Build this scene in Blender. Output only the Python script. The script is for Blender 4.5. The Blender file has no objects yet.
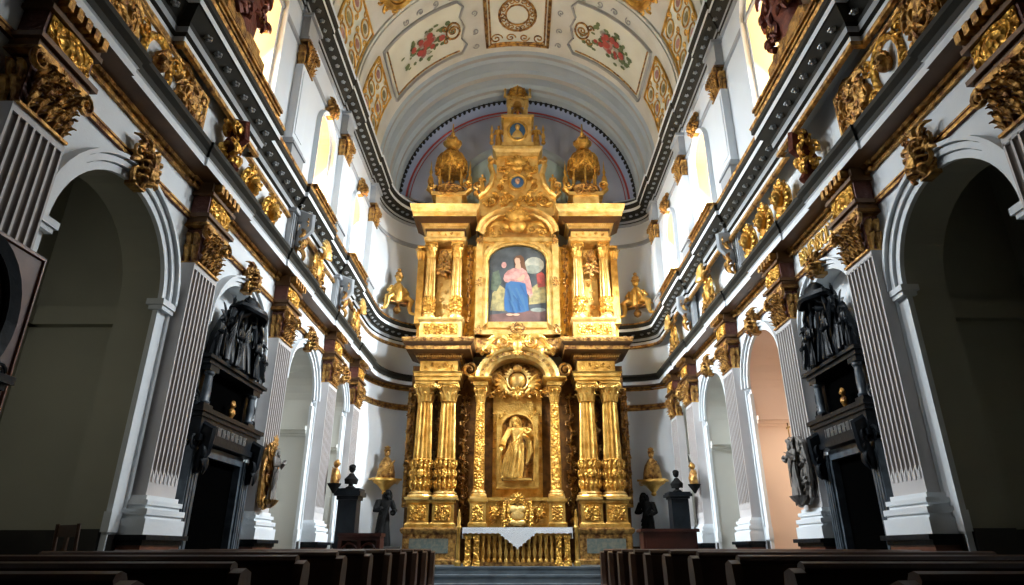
import bpy, math, random
from mathutils import Vector as V
PI = math.pi
sc = bpy.context.scene
COL = sc.collection
rnd = random.Random(7)

# ------------------------------------------------------------------ materials
def mat(name, col, rough=.5, metal=0., var=.0, vscale=3., bump=0., bscale=20., col2=None, voro=False, emit=0., spec=.5):
    m = bpy.data.materials.new(name); m.use_nodes = True
    nt = m.node_tree; b = nt.nodes['Principled BSDF']
    b.inputs['Base Color'].default_value = (*col, 1)
    b.inputs['Roughness'].default_value = rough
    b.inputs['Metallic'].default_value = metal
    tc = nt.nodes.new('ShaderNodeTexCoord')
    if var or col2:
        n = nt.nodes.new('ShaderNodeTexNoise'); n.inputs['Scale'].default_value = vscale; n.inputs['Detail'].default_value = 5
        r = nt.nodes.new('ShaderNodeValToRGB')
        c2 = col2 or tuple(c * (1 - var) for c in col)
        r.color_ramp.elements[0].color = (*c2, 1); r.color_ramp.elements[1].color = (*col, 1)
        r.color_ramp.elements[0].position = .35; r.color_ramp.elements[1].position = .62
        nt.links.new(tc.outputs['Object'], n.inputs['Vector']); nt.links.new(n.outputs[0], r.inputs[0])
        nt.links.new(r.outputs[0], b.inputs['Base Color'])
    if bump:
        if voro:
            t = nt.nodes.new('ShaderNodeTexVoronoi'); t.inputs['Scale'].default_value = bscale; out = t.outputs['Distance']
        else:
            t = nt.nodes.new('ShaderNodeTexNoise'); t.inputs['Scale'].default_value = bscale; t.inputs['Detail'].default_value = 6; out = t.outputs[0]
        bp = nt.nodes.new('ShaderNodeBump'); bp.inputs['Strength'].default_value = bump; bp.inputs['Distance'].default_value = .05
        nt.links.new(tc.outputs['Object'], t.inputs['Vector']); nt.links.new(out, bp.inputs['Height']); nt.links.new(bp.outputs[0], b.inputs['Normal'])
    if emit:
        b.inputs['Emission Color'].default_value = (*col, 1); b.inputs['Emission Strength'].default_value = emit
    b.inputs['Specular IOR Level'].default_value = spec
    return m
M = dict(
 white=mat('white_plaster', (.72, .75, .77), .8, var=.06, vscale=1.2, bump=.05, bscale=30),
 white2=mat('upper_white_plaster', (.70, .75, .79), .8, var=.04, vscale=1.0),
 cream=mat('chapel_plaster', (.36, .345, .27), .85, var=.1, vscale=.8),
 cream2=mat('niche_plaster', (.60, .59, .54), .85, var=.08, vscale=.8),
 peach=mat('side_chapel_warm_lit_plaster', (.82, .62, .48), .85, var=.05, vscale=.8),  # warm light inside the niche is put into this plaster colour
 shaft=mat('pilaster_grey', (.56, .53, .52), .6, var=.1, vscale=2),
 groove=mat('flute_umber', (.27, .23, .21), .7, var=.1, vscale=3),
 stone=mat('grey_stone', (.36, .38, .40), .7, var=.12, vscale=3),
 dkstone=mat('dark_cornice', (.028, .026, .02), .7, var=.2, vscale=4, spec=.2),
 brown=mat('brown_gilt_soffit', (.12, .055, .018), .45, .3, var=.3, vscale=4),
 gold=mat('gilding', (.80, .50, .13), .32, .75, col2=(.50, .25, .04), vscale=5, bump=.35, bscale=24),
 goldb=mat('bright_gilding', (.93, .67, .25), .33, .68, col2=(.72, .42, .10), vscale=5, bump=.3, bscale=22),
 goldc=mat('carved_gilding', (.80, .46, .085), .36, .72, col2=(.42, .19, .03), vscale=7, bump=.9, bscale=17, voro=True),
 oldgold=mat('aged_gilding', (.56, .31, .08), .36, .7, col2=(.13, .05, .016), vscale=9, bump=.6, bscale=20),
 redbole=mat('red_bole', (.13, .03, .015), .5, .15, var=.4, vscale=5, bump=.3, bscale=20),
 redgilt=mat('red_gilt', (.17, .035, .014), .45, .3, col2=(.07, .010, .006), vscale=6, bump=.3, bscale=20),
 retbrown=mat('retable_backing', (.17, .075, .015), .45, .5, col2=(.07, .028, .006), vscale=6, bump=.3, bscale=16),
 black=mat('black_marble', (.010, .013, .017), .38, var=.4, vscale=5, bump=.1, bscale=14, spec=.15),
 blackb=mat('bluish_black_marble', (.08, .10, .12), .38, var=.5, vscale=7, spec=.35),
 silver=mat('silver_letters', (.32, .34, .35), .4, .5),
 void=mat('unlit_opening_black', (.0012, .0012, .0012), 1., spec=.0),  # near-black colour stands for the unlit depth of an opening
 redm=mat('red_marble', (.17, .055, .03), .35, var=.45, vscale=6),
 wains=mat('dark_wainscot', (.018, .014, .011), .5, var=.3, vscale=3),
 wood=mat('pew_walnut', (.055, .026, .013), .38, col2=(.04, .014, .006), vscale=3, bump=.08, bscale=9),
 woodb=mat('mahogany', (.05, .011, .006), .45, col2=(.025, .006, .004), vscale=3, spec=.3),
 floor=mat('stone_floor', (.10, .11, .12), .4, col2=(.06, .065, .07), vscale=1.5),
 step=mat('slate_step', (.13, .16, .18), .5, col2=(.08, .10, .115), vscale=2.5, bump=.05),
 vault=mat('vault_plaster', (.62, .62, .56), .85, col2=(.54, .53, .46), vscale=1.2),
 vpanel=mat('vault_cream_panel', (.70, .71, .60), .85, col2=(.64, .64, .53), vscale=1.5),
 vgrey=mat('vault_grey_moulding', (.40, .40, .38), .8, var=.1, vscale=2),
 arch=mat('apse_arch_grey', (.38, .45, .50), .8, var=.08, vscale=1.2),
 lilac=mat('apse_lilac_wall', (.40, .43, .53), .85, var=.08, vscale=1),
 teal=mat('apse_pale_teal', (.48, .62, .62), .85, var=.1, vscale=1),
 red=mat('red_arch_line', (.42, .06, .05), .7),
 lin=mat('white_lace_cloth', (.80, .81, .82), .9, bump=.5, bscale=60, voro=True),
 green=mat('green_marble', (.10, .125, .115), .3, col2=(.20, .19, .14), vscale=14),
 reveal=mat('ochre_reveal', (.85, .59, .27), .85),
 sky=mat('window_daylight', (1, .97, .90), emit=5.5),
 dark=mat('bronze_dark', (.010, .0095, .009), .8, .0, var=.3, vscale=6, bump=.2, bscale=18, spec=.08),
 greyst=mat('stone_figure', (.20, .18, .16), .6, var=.4, vscale=7, bump=.3),
 p_sky=mat('paint_dusk', (.07, .082, .09), .5, col2=(.025, .028, .032), vscale=2.2),
 p_blue=mat('paint_blue', (.04, .10, .22), .5, col2=(.03, .10, .22), vscale=9),
 p_pink=mat('paint_rose', (.44, .24, .21), .5, col2=(.28, .13, .12), vscale=8),
 p_skin=mat('paint_skin', (.44, .28, .19), .5),
 p_hair=mat('paint_hair', (.13, .06, .03), .5),
 p_yel=mat('paint_ochre', (.34, .28, .12), .5, col2=(.16, .14, .07), vscale=7),
 p_red=mat('paint_red', (.35, .06, .05), .5, col2=(.16, .05, .04), vscale=6),
 p_green=mat('paint_leaf', (.13, .17, .07), .6),
 p_rose=mat('paint_red_rose', (.42, .06, .045), .6, col2=(.30, .07, .05), vscale=6),
 p_cloud=mat('paint_cloud', (.26, .28, .24), .5, col2=(.16, .18, .15), vscale=6),
 p_leafd=mat('paint_dark_leaf', (.10, .13, .09), .5, col2=(.05, .07, .05), vscale=8),
 p_bluel=mat('paint_light_blue', (.05, .12, .22), .5),
 p_blued=mat('paint_deep_blue', (.03, .08, .18), .5),
 p_pale=mat('paint_pale', (.42, .40, .31), .5, col2=(.25, .26, .22), vscale=5),
 p_mauve=mat('paint_mauve', (.14, .075, .065), .5, col2=(.08, .045, .04), vscale=3),
)

# ------------------------------------------------------------------ mesh builder
class MB:
    def __init__(s, o=(0, 0, 0)):
        s.v = []; s.f = []; s.m = []; s.mi = 0; s.o = V(o)
    def add(s, vs, fs):
        b = len(s.v); s.v += [V(p) - s.o for p in vs]
        for f in fs: s.f.append([b + i for i in f]); s.m.append(s.mi)
        return s
    def box(s, x0, x1, y0, y1, z0, z1):
        return s.add([(x0,y0,z0),(x1,y0,z0),(x1,y1,z0),(x0,y1,z0),(x0,y0,z1),(x1,y0,z1),(x1,y1,z1),(x0,y1,z1)],
                     [(0,3,2,1),(4,5,6,7),(0,1,5,4),(1,2,6,5),(2,3,7,6),(3,0,4,7)])
    def prism(s, poly, y0, y1):
        n = len(poly)
        return s.add([(x,y0,z) for x,z in poly] + [(x,y1,z) for x,z in poly],
                     [list(range(n)), list(range(2*n-1, n-1, -1))] + [(i, i+n, (i+1) % n + n, (i+1) % n) for i in range(n)])
    def tube(s, pts, r, n=6, up=None, cap=True):
        pts = [V(p) for p in pts]; k = len(pts)
        if not isinstance(r, (list, tuple)): r = [r]*k
        vs = []; ref = V(up) if up else None; prev = None
        for i, p in enumerate(pts):
            t = (pts[min(i+1, k-1)] - pts[max(i-1, 0)])
            t = t.normalized() if t.length > 1e-9 else V((0,0,1))
            if ref is None and prev is None:
                prev = V((0,1,0)) if abs(t.y) < .9 else V((1,0,0))
            a = ref if ref is not None else prev
            side = t.cross(a)
            if side.length < 1e-5: side = t.cross(V((1,0,0.3)))
            side.normalize(); nr = side.cross(t).normalized(); prev = nr
            ra, rb = r[i] if isinstance(r[i], (list, tuple)) else (r[i], r[i])
            for j in range(n):
                an = 2*PI*j/n; vs.append(p + side*(ra*math.cos(an)) + nr*(rb*math.sin(an)))
        fs = [(i*n+j, i*n+(j+1)%n, (i+1)*n+(j+1)%n, (i+1)*n+j) for i in range(k-1) for j in range(n)]
        if cap: fs += [list(range(n-1, -1, -1)), list(range((k-1)*n, k*n))]
        return s.add(vs, fs)
    def lathe(s, prof, c=(0,0,0), n=16, a0=0., a1=2*PI, ex=1., ey=1., fold=0., nf=9, ph=0.):
        full = abs(a1-a0-2*PI) < 1e-6; k = n if full else n+1; vs = []
        for q, (r, z) in enumerate(prof):
            for j in range(k):
                an = a0+(a1-a0)*j/n; rr = r*(1+fold*math.cos(nf*an+ph+q*.55))
                vs.append((c[0]+rr*math.cos(an)*ex, c[1]+rr*math.sin(an)*ey, c[2]+z))
        fs = [(i*k+j, i*k+(j+1)%k, (i+1)*k+(j+1)%k, (i+1)*k+j) for i in range(len(prof)-1) for j in range(n)]
        if full: fs += [list(range(k-1,-1,-1)), list(range((len(prof)-1)*k, len(prof)*k))]
        return s.add(vs, fs)
    def ell(s, c, rx, ry=None, rz=None, n=8, m=5):
        ry = rx if ry is None else ry; rz = rx if rz is None else rz
        vs = [(c[0], c[1], c[2]-rz)]
        for i in range(1, m):
            a = PI*i/m
            for j in range(n):
                b = 2*PI*j/n; vs.append((c[0]+rx*math.sin(a)*math.cos(b), c[1]+ry*math.sin(a)*math.sin(b), c[2]-rz*math.cos(a)))
        vs.append((c[0], c[1], c[2]+rz)); L = len(vs)-1
        fs = [(0, 1+(j+1)%n, 1+j) for j in range(n)]
        for i in range(m-2):
            for j in range(n): fs.append((1+i*n+j, 1+i*n+(j+1)%n, 1+(i+1)*n+(j+1)%n, 1+(i+1)*n+j))
        fs += [(L, 1+(m-2)*n+j, 1+(m-2)*n+(j+1)%n) for j in range(n)]
        return s.add(vs, fs)
    def leaf(s, a, c, b, w, t=None, up=(0,-1,0)):
        a, b, c = V(a), V(b), V(c); t = t or w*.3; pts = []; rs = []
        for i in range(6):
            u = i/5; pts.append(a*(1-u)**2 + c*2*u*(1-u) + b*u*u)
            k = (.45, .9, 1., .85, .6, .12)[i]; rs.append((w*k, t*(.5+.5*k)))
        return s.tube(pts, rs, 6, up)
    def volute(s, x, y, z, R, d=1, turns=1.6, a0=0., w=None, dep=None, n=5):
        w = w or R*.2; dep = dep or w*1.2; k = int(10*turns)+2; pts = []; rs = []
        for i in range(k):
            u = i/(k-1); r = R*(1-.86*u); a = a0+d*u*turns*2*PI
            pts.append((x+r*math.cos(a), y-u*dep*.6, z+r*math.sin(a))); rs.append((w*(1-.45*u), dep*(1-.3*u)))
        s.tube(pts, rs, n, up=(0,-1,0))
        return s.ell((x, y-dep*.5, z), R*.2, dep, R*.2, 6, 4)
    def ring(s, x, y, z, rx, rz, w, n=20, a0=0., a1=2*PI, k=5, dep=None):
        full = abs(a1-a0-2*PI) < 1e-6
        pts = [(x+rx*math.cos(a0+(a1-a0)*i/n), y, z+rz*math.sin(a0+(a1-a0)*i/n)) for i in range(n+1)]
        return s.tube(pts, [(w, dep or w)]*(n+1), k, up=(0,-1,0), cap=not full)
    def sweep(s, path, prof, mis=None):
        n = len(path); k = len(prof); vs = []; P = [V((p[0], p[1])) for p in path]
        def nrm(a, b):
            d = (b-a).normalized(); return V((d.y, -d.x))
        for i in range(n):
            n1 = nrm(P[i-1], P[i]) if i else nrm(P[0], P[1]); n2 = nrm(P[i], P[i+1]) if i < n-1 else n1
            mt = n1+n2
            mt = mt*(2/mt.length_squared) if mt.length_squared > .05 else n1
            if mt.length > 2: mt = mt.normalized()*2
            for o, z in prof: q = P[i]+mt*o; vs.append((q.x, q.y, z))
        b = len(s.v); s.v += [V(p)-s.o for p in vs]
        for j in range(k-1):
            for i in range(n-1):
                s.f.append([b+i*k+j, b+(i+1)*k+j, b+(i+1)*k+j+1, b+i*k+j+1]); s.m.append(mis[j] if mis else s.mi)
        return s
    def build(s, name, mats, parent=None, loc=None, rz=0., sharp=35):
        me = bpy.data.meshes.new(name); me.from_pydata([tuple(v) for v in s.v], [], s.f)
        if not isinstance(mats, (list, tuple)): mats = [mats]
        for m in mats: me.materials.append(M[m])
        me.polygons.foreach_set('material_index', s.m)
        import bmesh
        bm = bmesh.new(); bm.from_mesh(me); bmesh.ops.recalc_face_normals(bm, faces=bm.faces); bm.to_mesh(me); bm.free()
        me.polygons.foreach_set('use_smooth', [True]*len(me.polygons)); me.set_sharp_from_angle(angle=math.radians(sharp))
        o = bpy.data.objects.new(name, me); COL.objects.link(o)
        if parent: o.parent = parent
        if loc: o.location = loc
        o.rotation_euler[2] = rz
        return o
def thing(name, label, cat, loc=(0,0,0), rz=0., group=None):
    o = bpy.data.objects.new(name, None); COL.objects.link(o); o.empty_display_size = .1
    o.location = loc; o.rotation_euler[2] = rz; tag(o, label, cat, group); return o
def tag(o, label, cat, group=None):
    o['label'] = label; o['category'] = cat
    if group: o['group'] = group
    return o
def struct(o): o['kind'] = 'structure'; return o
def dup(root, loc, rz=0., label=None, group=None, scale=None):
    def cp(o, par):
        c = o.copy(); COL.objects.link(c)
        if par: c.parent = par
        for ch in list(o.children): cp(ch, c)
        return c
    r = cp(root, None); r.location = loc; r.rotation_euler = (0,0,rz)
    if label: r['label'] = label
    if group: r['group'] = group
    r.scale = scale or (1, 1, 1)
    return r
def first(proto, used=set()):
    if proto.name in used: return False
    used.add(proto.name); return True
def put(proto, loc, rz, label, group=None, scale=None):
    if abs(abs(rz)-PI/2) < 1e-6: loc = (loc[0]-math.copysign(.008, loc[0]), loc[1], loc[2])
    if first(proto):
        proto.location = loc; proto.rotation_euler = (0,0,rz); proto['label'] = label
        if group: proto['group'] = group
        if scale: proto.scale = scale
        return proto
    return dup(proto, loc, rz, label, group, scale)
LEFT, RIGHT = PI/2, -PI/2
def on(side, y, d, z): return (-d if side < 0 else d, y, z)
def rot(side): return LEFT if side < 0 else RIGHT

# ------------------------------------------------------------------ ornament vocabulary (front = -Y)
def scrollwork(mb, x0, x1, z0, z1, y, n=6, seed=1, t=.03):
    r = random.Random(seed); w = x1-x0; h = z1-z0; s = min(w, h)
    for i in range(n):
        u = (i+.5)/n; x = x0+w*(u if w > h else .3+.4*(i % 2)); z = z0+h*(u if h >= w else .32+.36*(i % 2))
        R = s*.24*(.8+.4*r.random()); d = 1 if i % 2 else -1
        mb.volute(x, y, z, R, d, 1.4, r.random()*6.28, R*.24, t)
        for q in range(4):
            a = r.random()*6.28; L = R*(1.1+.6*r.random())
            ex, ez = x+L*math.cos(a), z+L*math.sin(a)
            ex = min(max(ex, x0), x1); ez = min(max(ez, z0), z1)
            mb.leaf((x+.5*R*math.cos(a), y, z+.5*R*math.sin(a)), ((x+ex)/2, y-t*1.8, (z+ez)/2), (ex, y-t*.6, ez), R*.28, t*.6)
def rosette(mb, x, y, z, R, n=8):
    for i in range(n):
        a = 2*PI*i/n; mb.leaf((x, y, z), (x+.6*R*math.cos(a), y-.5*R, z+.6*R*math.sin(a)), (x+R*math.cos(a), y-.15*R, z+R*math.sin(a)), R*.26, R*.12)
    mb.ell((x, y-.2*R, z), R*.25, R*.25, R*.25, 6, 4)
def shell(mb, x, y, z, R, n=9, a0=.15, a1=PI-.15):
    for i in range(n):
        a = a0+(a1-a0)*i/(n-1); mb.leaf((x, y, z), (x+.6*R*math.cos(a), y-.45*R, z+.6*R*math.sin(a)), (x+R*math.cos(a), y-.2*R, z+R*math.sin(a)), R*.17, R*.1)
    mb.ell((x, y-.1*R, z), R*.2, R*.2, R*.15, 6, 4)
def head(mb, x, y, z, R):                      # a carved face looking to -Y, with hair curls
    mb.ell((x, y, z), R*.8, R*.85, R, 10, 7)
    mb.leaf((x, y-.78*R, z+.25*R), (x, y-1.12*R, z-.02*R), (x, y-.85*R, z-.18*R), R*.13, R*.1, (1,0,0))
    for d in (-1, 1):
        mb.ell((x+d*.3*R, y-.72*R, z+.15*R), R*.14, R*.1, R*.09, 6, 4); mb.ell((x+d*.42*R, y-.6*R, z-.22*R), R*.24, R*.2, R*.22, 6, 4)
        mb.ell((x+d*.8*R, y, z), R*.1, R*.16, R*.22, 6, 4)
    mb.ell((x, y-.76*R, z-.42*R), R*.22, R*.12, R*.07, 6, 4)
    for i in range(9):
        a = PI*i/8; mb.ell((x+.72*R*math.cos(a), y-.3*R*math.sin(a), z+.45*R+.5*R*math.sin(a)), R*.26, R*.26, R*.24, 6, 4)
def wing(mb, x, y, z, R, d):
    for i in range(5):
        a = .9-.42*i; L = R*(1.6-.16*i)
        mb.leaf((x, y, z), (x+d*L*.5*math.cos(a)+d*.1*R, y-.25*R, z+L*.55*math.sin(a)+.2*R), (x+d*L*math.cos(a), y, z+L*math.sin(a)), R*.24, R*.1)
def hand(mb, p, d, L=.17, up=(0,0,1)):          # palm, four unequal bent fingers, side thumb
    p = V(p); d = V(d).normalized(); u = V(up); s = d.cross(u).normalized(); u = s.cross(d)
    mb.tube([p, p+d*L*.28, p+d*L*.5], [(L*.16, L*.12), (L*.24, L*.11), (L*.25, L*.08)], 6, up=tuple(u))
    for i in range(4):
        o = p+d*L*.46+s*L*(.18-.12*i); f = L*(.46, .52, .48, .38)[i]
        mb.tube([o, o+d*f*.5-u*f*.05, o+d*f*.85-u*f*.22], [L*.055, L*.05, L*.035], 5)
    o = p+d*L*.15+s*L*.2; mb.tube([o, o+s*L*.18+d*L*.15, o+s*L*.2+d*L*.34-u*L*.05], [L*.07, L*.06, L*.04], 5)
def figure(mb, x, y, z, h=1.7, lean=0., armL=None, armR=None, beard=False, veil=False, sweep=0., tilt=0.):
    # one robed standing body: hem, hips, waist, shoulders, neck in one draped surface
    pr = [(.0,.26),(.03,.27),(.15,.235),(.3,.205),(.45,.185),(.55,.165),(.62,.145),(.70,.165),(.77,.195),(.81,.185),(.835,.11),(.855,.062),(.89,.055)]
    vs = []; n = 28; k = len(pr)
    for q, (u, r) in enumerate(pr):
        for j in range(n):
            a = 2*PI*j/n; f = 1+(.11*math.cos(7*a+u*5)+.05*math.cos(13*a+2+u*9))*(1 if u < .6 else .35)*(1 if u < .82 else 0)
            cx = x+lean*h*u*u+sweep*h*(.6-u)*max(0, .6-u)*1.6
            ry = .68 if u < .6 else .58
            vs.append((cx+r*h*.62*f*math.cos(a)*(1.12 if .7 < u < .82 else 1), y+r*h*.62*ry*f*math.sin(a)*1.05, z+u*h))
    mb.add(vs, [(i*n+j, i*n+(j+1)%n, (i+1)*n+(j+1)%n, (i+1)*n+j) for i in range(k-1) for j in range(n)] + [list(range(n-1,-1,-1)), list(range((k-1)*n, k*n))])
    hx = x+lean*h+tilt*h*.06; hz = z+h*.932; head(mb, hx, y-.02*h, hz, h*.066)
    if beard: mb.leaf((hx, y-.05*h, hz-.03*h), (hx, y-.1*h, hz-.08*h), (hx, y-.06*h, hz-.115*h), h*.045, h*.03)
    for d in (-1, 1):
        if beard or veil: mb.tube([(hx+d*.05*h, y, hz+.03*h), (hx+d*.072*h, y+.01*h, hz-.04*h), (hx+d*.08*h, y-.0*h, hz-.12*h)], [h*.03, h*.034, h*.02], 6)
    for d, arm in ((-1, armL), (1, armR)):
        sh = V((x+lean*h*.6+d*.125*h, y, z+.785*h))
        e, w = arm or ((d*.06, -.02, -.17), (d*-.02, -.16, -.20))
        e = sh+V(e)*h; w2 = sh+V(w)*h
        mb.tube([sh-V((d*.03*h,0,0)), sh, (sh+e)/2, e, (e+w2)/2, w2], [h*.05, h*.058, h*.05, h*.046, h*.05, h*.058], 9)
        hd = (w2-e).normalized(); hand(mb, w2-hd*.01*h, hd, h*.105)
    for i in range(5):                           # mantle folds falling across the front
        a = -.5+.25*i; mb.tube([(x+.09*h-.01*i*h, y-.10*h, z+.74*h-.03*i*h), (x-.02*h, y-.135*h, z+(.6-.05*i)*h), (x-.13*h+sweep*h*.1, y-.07*h, z+(.45-.07*i)*h)], [(h*.014,h*.012),(h*.022,h*.016),(h*.012,h*.01)], 5)
def urn(mb, x, y, z, h, R):
    mb.lathe([(R*.7,0),(R*.75,h*.06),(R*.3,h*.14),(R*.4,h*.22),(R,h*.45),(R*.95,h*.6),(R*.45,h*.72),(R*.6,h*.78),(R*.25,h*.88),(R*.12,h*.95),(.004,h)], (x,y,z), 12)

def capital(mb, w, h, d, y0=0., seed=3):         # mi 0 = bell, 1 = leaves; spans -w/2..w/2, front at y0-d
    r = random.Random(seed); yf = y0-d; mb.mi = 0
    mb.box(-w*.40, w*.40, yf+.03, y0, 0, h*.86)
    mb.mi = 1
    mb.box(-w*.44, w*.44, yf-.01, y0, 0, h*.05)
    mb.prism([(-w*.56,h*.88),(-w*.5,h),(w*.5,h),(w*.56,h*.88)], yf-.05, y0)
    for row, (zb, L, k) in enumerate(((.04, .36, 5), (.30, .36, 4), (.52, .30, 5))):
        for i in range(k):
            x = -w*.38+w*.76*(i+.5)/k
            zt = h*(zb+L); mb.leaf((x, yf+.02, h*zb), (x, yf-.04, zt+h*.05), (x, yf-.17*w-.015*row, zt-h*.06), w*.06, .016)
            for e in (-1, 1):
                mb.leaf((x, yf+.01, h*(zb+.03)), (x+e*w*.05, yf-.03, zt-h*.10), (x+e*w*.085, yf-.12*w, zt-h*.16), w*.026, .012)
                mb.leaf((x, yf+.01, h*(zb+.0)), (x+e*w*.04, yf-.03, zt-h*.22), (x+e*w*.075, yf-.08*w, zt-h*.26), w*.022, .012)
    for e in (-1, 1):
        mb.volute(e*w*.43, yf-.05, h*.76, w*.15, -e, 1.5, PI/2, w*.04, .035)
        mb.volute(e*w*.13, yf-.02, h*.78, w*.09, e, 1.3, PI/2, w*.028, .025)
        for q in range(2):
            yy = y0-d*(.3+.4*q)
            for zb in (.05, .35): mb.leaf((e*w*.40, yy, h*zb), (e*(w*.42+.03), yy, h*(zb+.44)), (e*(w*.42+.09), yy, h*(zb+.34)), .05, .02, (e,0,0))
    rosette(mb, 0, yf-.03, h*.9, w*.1, 6)
    return mb
def cartouche(mb, R, H, seed=2):                 # oval boss in a scrolled frame, centred on 0
    mb.ell((0, 0, 0), R*.55, R*.3, H*.55, 12, 8); mb.ring(0, -R*.05, 0, R*.66, H*.66, R*.12, 20)
    for d in (-1, 1):
        mb.volute(d*R*.72, -R*.05, H*.55, R*.3, d, 1.5, PI/2); mb.volute(d*R*.72, -R*.05, -H*.55, R*.3, -d, 1.5, -PI/2)
        mb.leaf((d*R*.6, 0, 0), (d*R*1.1, -R*.3, H*.1), (d*R*1.05, -R*.05, H*.38), R*.2, R*.08)
        mb.leaf((d*R*.6, 0, -.1*H), (d*R*1.1, -R*.3, -H*.2), (d*R*.95, -R*.05, -H*.42), R*.2, R*.08)
    shell(mb, 0, -R*.05, H*.62, R*.5, 7); shell(mb, 0, -R*.05, -H*.7, R*.35, 5, PI+.3, 2*PI-.3)
def keystone(mb, w, h):                          # leafy console above an arch, centred, z 0..h
    mb.prism([(-w*.2,0),(w*.2,0),(w*.28,h*.75),(-w*.28,h*.75)], -.12, .0)
    mb.leaf((0, -.1, h*.05), (0, -.3, h*.4), (0, -.16, h*.8), w*.2, .05); mb.ell((0, -.2, h*.32), w*.2, .08, h*.16, 8, 5)
    for d in (-1, 1):
        mb.volute(d*w*.32, -.1, h*.72, w*.24, d, 1.5, PI/2); mb.volute(d*w*.26, -.08, h*.2, w*.16, -d, 1.3, -PI/2)
        mb.leaf((d*w*.1, -.08, h*.5), (d*w*.5, -.22, h*.5), (d*w*.62, -.06, h*.3), w*.08, .03)
        mb.leaf((d*w*.1, -.08, h*.7), (d*w*.3, -.2, h*1.05), (d*w*.5, -.06, h*1.0), w*.08, .03)
    mb.leaf((0, -.08, h*.7), (0, -.2, h*1.0), (0, -.05, h*1.15), w*.11, .04)
    for i in range(4):
        for d in (-1, 1): mb.leaf((0, -.12, h*(.1+.16*i)), (d*w*.2, -.3, h*(.2+.16*i)), (d*w*.36, -.17, h*(.12+.17*i)), w*.06, .025)
    scrollwork(mb, -w*.5, w*.5, h*.1, h*.95, -.13, 5, 12, .03)

# ------------------------------------------------------------------ the building
DL, DR, DU = 4.2, 4.4, 4.2                       # wall planes: left lower, right lower, upper storey
LP = [(4.4, 'nearest'), (7.45, 'second'), (10.45, 'third'), (13.5, 'fourth'), (15.7, 'fifth')]
RP = [4.3, 7.1, 9.5, 12.35, 15.45, 17.08]
ZC = 4.93
LA = [(5.92, .98, 0, 'room'), (8.95, .86, .22, 'niche'), (11.98, .84, .9, 'rec'), (14.6, .58, .8, 'rec')]
RA = [(5.7, .92, 0, 'room'), (8.3, .78, .22, 'niche'), (10.93, .84, .9, 'rec'), (13.9, .88, .9, 'rec'), (16.38, .5, .5, 'rec')]
LEND, REND, YB = 16.6, 17.65, 18.45
def wall_strip(mb, T, y0, y1, z0, z1, ops, inner=1, back=None):
    cur = y0; N = 18
    def q(a, b, c, d): mb.add([a, b, c, d], [(0,1,2,3)])
    for yc, r, zb, zs, dep in ops:
        mb.mi = 0; q(T(cur,0,z0), T(yc-r,0,z0), T(yc-r,0,z1), T(cur,0,z1))
        if zb > z0: q(T(yc-r,0,z0), T(yc+r,0,z0), T(yc+r,0,zb), T(yc-r,0,zb))
        pts = [(yc-r*math.cos(PI*i/N), zs+r*math.sin(PI*i/N)) for i in range(N+1)]
        for (a, za), (b, zb2) in zip(pts, pts[1:]): q(T(a,0,za), T(b,0,zb2), T(b,0,z1), T(a,0,z1))
        mb.mi = inner; full = [(yc-r, zb)]+pts+[(yc+r, zb)]
        for (a, za), (b, zb2) in zip(full, full[1:]): q(T(a,0,za), T(b,0,zb2), T(b,dep,zb2), T(a,dep,za))
        if zb > z0: q(T(yc-r,0,zb), T(yc+r,0,zb), T(yc+r,dep,zb), T(yc-r,dep,zb))
        if back is not None:
            mb.mi = back; mb.add([T(a,dep,z) for a, z in full], [list(range(len(full)))])
        cur = yc+r
    mb.mi = 0; q(T(cur,0,z0), T(y1,0,z0), T(y1,0,z1), T(cur,0,z1))
def side_T(side, D): return lambda y, e, z: on(side, y, D+e, z)
YN = -4.; YW = 2.4
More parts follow.
